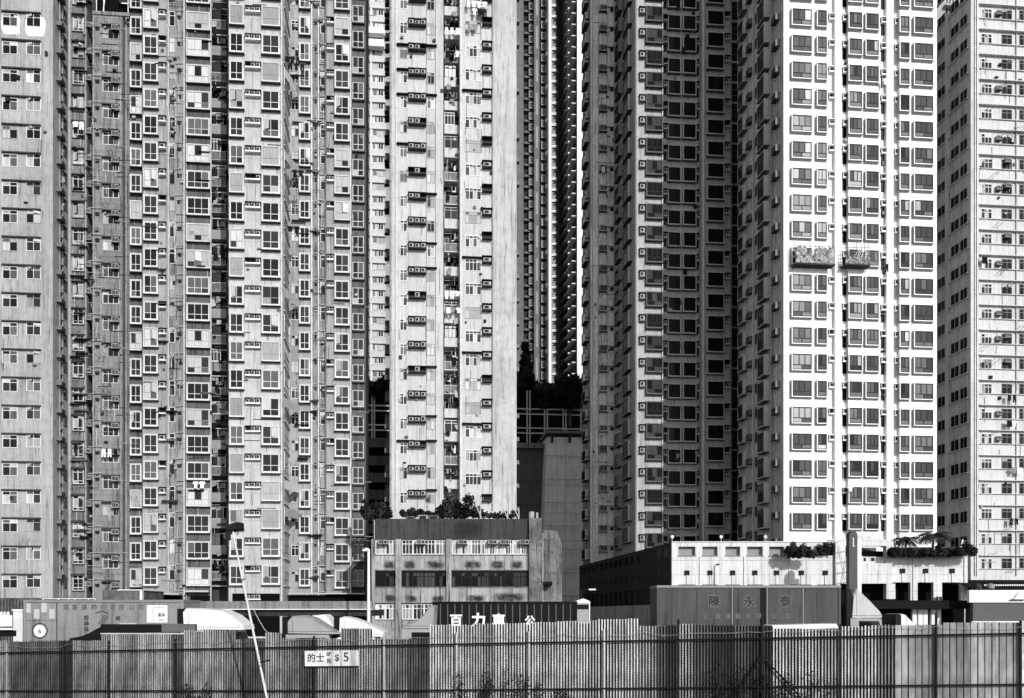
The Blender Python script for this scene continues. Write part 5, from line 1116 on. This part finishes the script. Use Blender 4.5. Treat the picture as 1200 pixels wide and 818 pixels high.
def palm(u, vb, vt, dist, lbl, seed):
    r = random.Random(seed); b_ = P(u, vb, dist); root = empty('palm_tree', b_, -TH, label=lbl, cat='palm tree'); H_ = (vb - vt) * dist / FP
    obj('trunk', MB().tube((0, 0, 0), (.05, 0, H_ * .6), .13, 'bark', 8, .09), root); m = MB(); k = m.mi('leaf')
    for i in range(24):
        an = 2 * math.pi * i / 24 + r.uniform(-.2, .2); L = H_ * r.uniform(.62, .85); up = r.uniform(.2, .95); prev = Vector((.05, 0, H_ * .6)); dr = Vector((math.cos(an), math.sin(an), up))
        for s_ in range(9):
            nx = prev + dr.normalized() * (L / 9); m.tube(prev, nx, .014, 'leaf', 3); side = Vector((-math.sin(an), math.cos(an), 0))
            for sg_ in (1, -1):
                ll = L * .34 * (1 - abs(s_ - 4) / 7); tip = nx + side * sg_ * ll + dr.normalized() * ll * .5 - Vector((0, 0, ll * .4)); n0 = len(m.v); m.v += [tuple(prev), tuple(nx), tuple(tip)]; m.f.append((n0, n0 + 1, n0 + 2)); m.m.append(k)
            prev = nx; dr.z -= .2
    obj('fronds', m, root)
palm(1061, 648, 624, 91.6, 'palm on the podium roof just right of the gabled bay', 31)
palm(1093, 648, 616, 91.6, 'taller palm on the podium roof below the white tower corner', 32)
pr = Local('rooftop_figure', 'pale cloth-covered pole on the podium roof at its right end', 1129, 92, 'covered pole')
pr.part('pole', MB().tube((0, .2, pr.Z(648)), (0, .2, pr.Z(627)), .04, 'dark_steel', 6)); pr.part('cloth', MB().ext([(-.2, pr.Z(642)), (.3, pr.Z(642)), (.2, pr.Z(634)), (-.05, pr.Z(632))], .1, .3, 'white_cloth'))
for i, (u, v, lb_) in enumerate(((655, 776, 'weeds growing through the fence left of centre-bottom'), (575, 800, 'thick dark weeds at the foot of the bright fence sheets'), (650, 800, 'small weeds at the foot of the bright fence sheets, right of the thick clump'), (232, 790, 'thin dry weeds at the fence foot left of the leaning pole'), (870, 790, 'dark creeper on the fence beside the braced post'), (945, 795, 'sparse weeds at the fence foot right of the braced post'))):
    if i == 0: continue
    tt = ft(u); xw, dw = fpt(tt); r = random.Random(60 + i); root = empty('weeds', cw(xw, dw - .12, gz(tt) - .12), FANG, label=lb_, cat='weeds'); m = MB(); m2 = MB()
    for j in range(10 if i in (1, 4) else 6):
        xx = r.uniform(-1, 1) * (1.0 if i in (1, 4) else .6); hh = r.uniform(.4, 1.2) * (1.25 if i in (1, 4) else .9); m2.tube((xx, 0, 0), (xx + r.uniform(-.2, .2), r.uniform(-.06, .05), hh), .007, 'bark', 4, .003)
        leaves(m, (xx, 0, hh * .5), .17, .07, hh * .52, 70, .034, 'bush', r, 0)
    obj('foliage', m, root); obj('stem', m2, root)

# ------------------------------------------------------------ laundry
def garment(m, x, z, kind, mat, r, y=0.0):
    w_ = r.uniform(.38, .5); h_ = r.uniform(.55, .75)
    if kind == 0: pr_ = [(x, z), (x + w_, z), (x + w_ + .13, z - .22), (x + w_ + .03, z - .28), (x + w_ - .05, z - .2), (x + w_ - .04, z - h_), (x + .04, z - h_), (x + .05, z - .2), (x - .03, z - .28), (x - .13, z - .22)]
    elif kind == 1: pr_ = [(x, z), (x + w_ * .8, z), (x + w_ * .85, z - h_ * 1.2), (x + w_ * .5, z - h_ * 1.2), (x + w_ * .4, z - .3), (x + w_ * .3, z - h_ * 1.2), (x - .03, z - h_ * 1.2)]
    else: pr_ = [(x, z), (x + w_ * 1.3, z), (x + w_ * 1.3 + .03, z - h_ * 1.1), (x - .02, z - h_ * 1.15)]
    m.ext(pr_[::-1], y - .02, y + .02, mat)
def laundry(u, v, Y, lbl, seed, n=3, mats=('white_cloth', 'mid_cloth', 'dark_cloth'), X=None, out=.9, kinds=(0, 1, 2, 0)):
    r = random.Random(seed); x = PX(u, Y); z = PZ(u, v, Y); root = empty('laundry', (x, Y, z), 0 if X is None else R_(60), label=lbl, cat='laundry', group='laundry hung on the facades')
    rod = MB(); L = n * .62
    rod.tube((0, -out, 0), (L, -out, .03), .02, 'steel', 5); rod.tube((.1, 0, -.1), (.1, -out, 0), .02, 'steel', 5); rod.tube((L - .1, 0, -.1), (L - .1, -out, .03), .02, 'steel', 5); obj('drying_rack', rod, root)
    for i in range(n): m = MB(); garment(m, .05 + i * .62, -.02, 1 if 'trousers' in lbl else r.choice(kinds), mats[r.randrange(len(mats))], r, -out); obj('garment', m, root)
Wh = ('white_cloth',); Dk = ('dark_cloth', 'dark_cloth', 'mid_cloth')
LA = [(546, 5, 120.3, 'white laundry hung at the topmost visible window of the centre tower', 1, 4, Wh), (553, 14, 120.3, 'second rack of white laundry at the top of the centre tower', 2, 3, ('white_cloth', 'dark_cloth')),
      (547, 32, 120.3, 'dark bundled laundry under the second window of the centre tower', 3, 2, Dk), (521, 36, 121, 'white sheets over the balcony near the top of the centre tower', 4, 3, Wh), (521, 63, 121, 'black and white clothes on the third balcony from the top', 5, 3, ('white_cloth', 'dark_cloth')),
      (88, 146, 112.2, 'white sheet hanging at a window of the narrow grimy block', 6, 2, Wh), (333, 70, 108, 'clothes on a rack in the upper corner between bays of the wide block', 7, 3, Dk), (338, 78, 108, 'dark clothes beside the pale rack high on the wide block', 8, 3, Dk),
      (336, 202, 108, 'dark clothes on the corner rack halfway up the wide block', 9, 3, Dk), (338, 268, 108, 'black clothes on the lower corner rack of the wide block', 10, 2, Dk), (121, 527, 112.5, 'black and white trousers drying low on the narrow grimy block', 11, 3, ('dark_cloth', 'white_cloth')),
      (88, 520, 112.2, 'dark coat hanging at a lower window of the narrow grimy block', 12, 1, Dk), (1146, 330 - 27, 107.9, 'clothes on the first window of the right block, mid-height', 13, 1, Dk), (1150, 423, 107.9, 'long mixed clothes hung at the first window column of the right block', 14, 1, ('mid_cloth', 'dark_cloth')),
      (1176, 464, 107.9, 'small dark washing at the second window column of the right block', 15, 2, Dk), (1175, 494, 107.9, 'mixed washing on a rack under the second window column', 16, 2, ('white_cloth', 'dark_cloth', 'mid_cloth')), (1181, 549, 107.9, 'row of pale washing low on the right block', 17, 2, ('white_cloth', 'mid_cloth')),
      (1178, 608, 107.9, 'black washing near the foot of the right block', 18, 2, Dk), (1031, 96, 104.2, 'pale shirt hanging between bays high on the white tower', 19, 1, Wh), (1033, 312, 104.2, 'black trousers hanging beside the bay halfway up the white tower', 20, 1, ('dark_cloth',)),
      (704, 198, 141.2, 'white cloth draped below an air conditioner on the shaded tower', 21, 1, Wh), (521, 343, 121, 'white towels on a balcony halfway down the centre tower', 22, 3, ('white_cloth', 'dark_cloth')), (522, 362, 121, 'mixed clothes on the balcony below the white towels', 23, 3, ('white_cloth', 'mid_cloth')),
      (990, 570, 104.2, 'small clothes hanging low beside the left recess of the white tower', 24, 1, ('white_cloth', 'mid_cloth')), (228, 565, 111.7, 'pale washing low on the dark middle strip of the wide block', 25, 2, Wh)]
for u, v, Y, lbl, sd_, n, mm in LA: laundry(u, v, Y, lbl, sd_, n, mm, out=.75)
# poles for washing sticking out of the right block
# ------------------------------------------------------------ scaffold wraps on the white tower
def scaffold(u0, u1, v0, v1, lbl, seed, full=True):
    Y = 104.2; r = random.Random(seed); x0, x1 = PX(u0, Y), PX(u1, Y); z0, z1 = PZ(u0, v1, Y), PZ(u0, v0, Y); root = empty('scaffold', (x0, Y, z0), 0, label=lbl, cat='scaffold'); W_, H_ = x1 - x0, z1 - z0
    m = MB()
    for i in range(7): x = W_ * i / 6; m.tube((x + r.uniform(-.1, .1), -1.15, -.15), (x + r.uniform(-.2, .2), -1.15, H_ + r.uniform(.1, .7)), .03, 'bamboo', 5)
    for i in range(5): z = H_ * i / 4; m.tube((-.1, -1.17, z + r.uniform(-.08, .08)), (W_ + .1, -1.17, z + r.uniform(-.08, .08)), .03, 'bamboo', 5)
    for i in range(6): x = r.uniform(0, W_ * .7); m.tube((x, -1.2, 0), (x + r.uniform(.4, 1.1), -1.2, H_), .025, 'frame_grey', 4)
    for x in (0.0, W_): m.tube((x, 0, 0), (x, -1.2, 0), .03, 'bamboo', 5); m.tube((x, 0, -.5), (x, -1.2, 0), .03, 'bamboo', 5)
    obj('poles', m, root); obj('platform', MB().box(-.1, W_ + .1, -1.25, -.05, -.16, -.04, 'rust'), root)
    m = MB(); nx, nz = 26, 9; hh = H_ * (.95 if full else .48); k = m.mi('netting')
    g = [[(W_ * i / nx, -1.12 - r.uniform(0, .25), hh * j / nz * (1 + (r.uniform(-.12, .05) if j == nz else 0))) for j in range(nz + 1)] for i in range(nx + 1)]
    for i in range(nx):
        for j in range(nz):
            if r.random() < (.12 if j > nz * .6 else .02) or (full and .25 < i / nx < .5 and j > nz * .45): continue
            n0 = len(m.v); m.v += [g[i][j], g[i + 1][j], g[i + 1][j + 1], g[i][j + 1]]; m.f.append((n0, n0 + 1, n0 + 2, n0 + 3)); m.m.append(k)
    obj('netting', m, root)
scaffold(928, 972, 292, 312, 'bamboo scaffold wrapped in torn netting on the left bays of the white tower', 4)
scaffold(985, 1013, 294, 313, 'smaller bamboo scaffold with low netting right of the wrapped one on the white tower', 6, False)

# ------------------------------------------------------------ ground
g = MB(); g.poly([(-1500, -300, 0), (1500, -300, 0), (1500, 2500, 0), (-1500, 2500, 0)], 'asphalt'); tag(obj('ground', g), 'dark asphalt ground of the lorry park', 'ground', kind='structure')
bk_ = MB(); A_ = [cw(*fpt(-.15)), cw(*fpt(1.15))]; nrm = Vector((math.sin(-FANG), math.cos(FANG), 0)) * -1
def bp(p, off, z): v_ = p + Vector((-math.sin(FANG), math.cos(FANG), 0)) * off; return (v_.x, v_.y, z)
zA, zBk = gz(-.0) - .1, gz(1.0) - .1
bk_.poly([bp(A_[0], -3.5, .004), bp(A_[1], -3.5, .004), bp(A_[1], -.6, max(zBk, .01)), bp(A_[0], -.6, max(zA, .01))], 'concrete_dark')
bk_.poly([bp(A_[0], -.6, max(zA, .01)), bp(A_[1], -.6, max(zBk, .01)), bp(A_[1], .8, max(zBk, .01)), bp(A_[0], .8, max(zA, .01))], 'concrete_dark')
bk_.poly([bp(A_[0], .8, max(zA, .01)), bp(A_[1], .8, max(zBk, .01)), bp(A_[1], 2.0, .004), bp(A_[0], 2.0, .004)], 'concrete_dark')
tag(obj('embankment', bk_), 'low earth bank carrying the fence', 'ground', kind='structure')

# ------------------------------------------------------------ light, sky, camera
AZ, EL = R_(15.5), R_(21)
sun = bpy.data.lights.new('sun', 'SUN'); sun.energy = 3.35; sun.angle = R_(.5); sun.color = (1, 1, 1)
so = bpy.data.objects.new('sun', sun); C.objects.link(so); dirv = Vector((math.sin(AZ) * math.cos(EL), -math.cos(AZ) * math.cos(EL), math.sin(EL)))
so.rotation_euler = dirv.to_track_quat('Z', 'Y').to_euler(); so.location = (30, -40, 60)
wd = bpy.data.worlds.new('World'); bpy.context.scene.world = wd; wd.use_nodes = True; nt = wd.node_tree; bg = nt.nodes['Background']
sky = nt.nodes.new('ShaderNodeTexSky'); sky.sky_type = 'NISHITA'; sky.sun_disc = False; sky.sun_elevation = EL; sky.sun_rotation = math.pi - AZ
rgb = nt.nodes.new('ShaderNodeRGBToBW'); nt.links.new(sky.outputs[0], rgb.inputs[0]); nt.links.new(rgb.outputs[0], bg.inputs[0]); bg.inputs[1].default_value = .135
cam = bpy.data.cameras.new('camera'); co_ = bpy.data.objects.new('camera', cam); C.objects.link(co_); co_.location = (0, 0, HC); co_.rotation_euler = (math.pi / 2, 0, -TH)
cam.lens = 36; cam.sensor_width = 36; cam.sensor_fit = 'HORIZONTAL'; cam.shift_y = (HOR - 409) / FP; cam.clip_end = 5000; cam.clip_start = .1
sc = bpy.context.scene; sc.camera = co_
vs = sc.view_settings; vs.view_transform = 'Standard'; vs.look = 'None'; vs.exposure = 0.12; vs.gamma = 1; vs.use_curve_mapping = False
sc.cycles.max_bounces = 6; sc.cycles.diffuse_bounces = 3; sc.cycles.transparent_max_bounces = 8
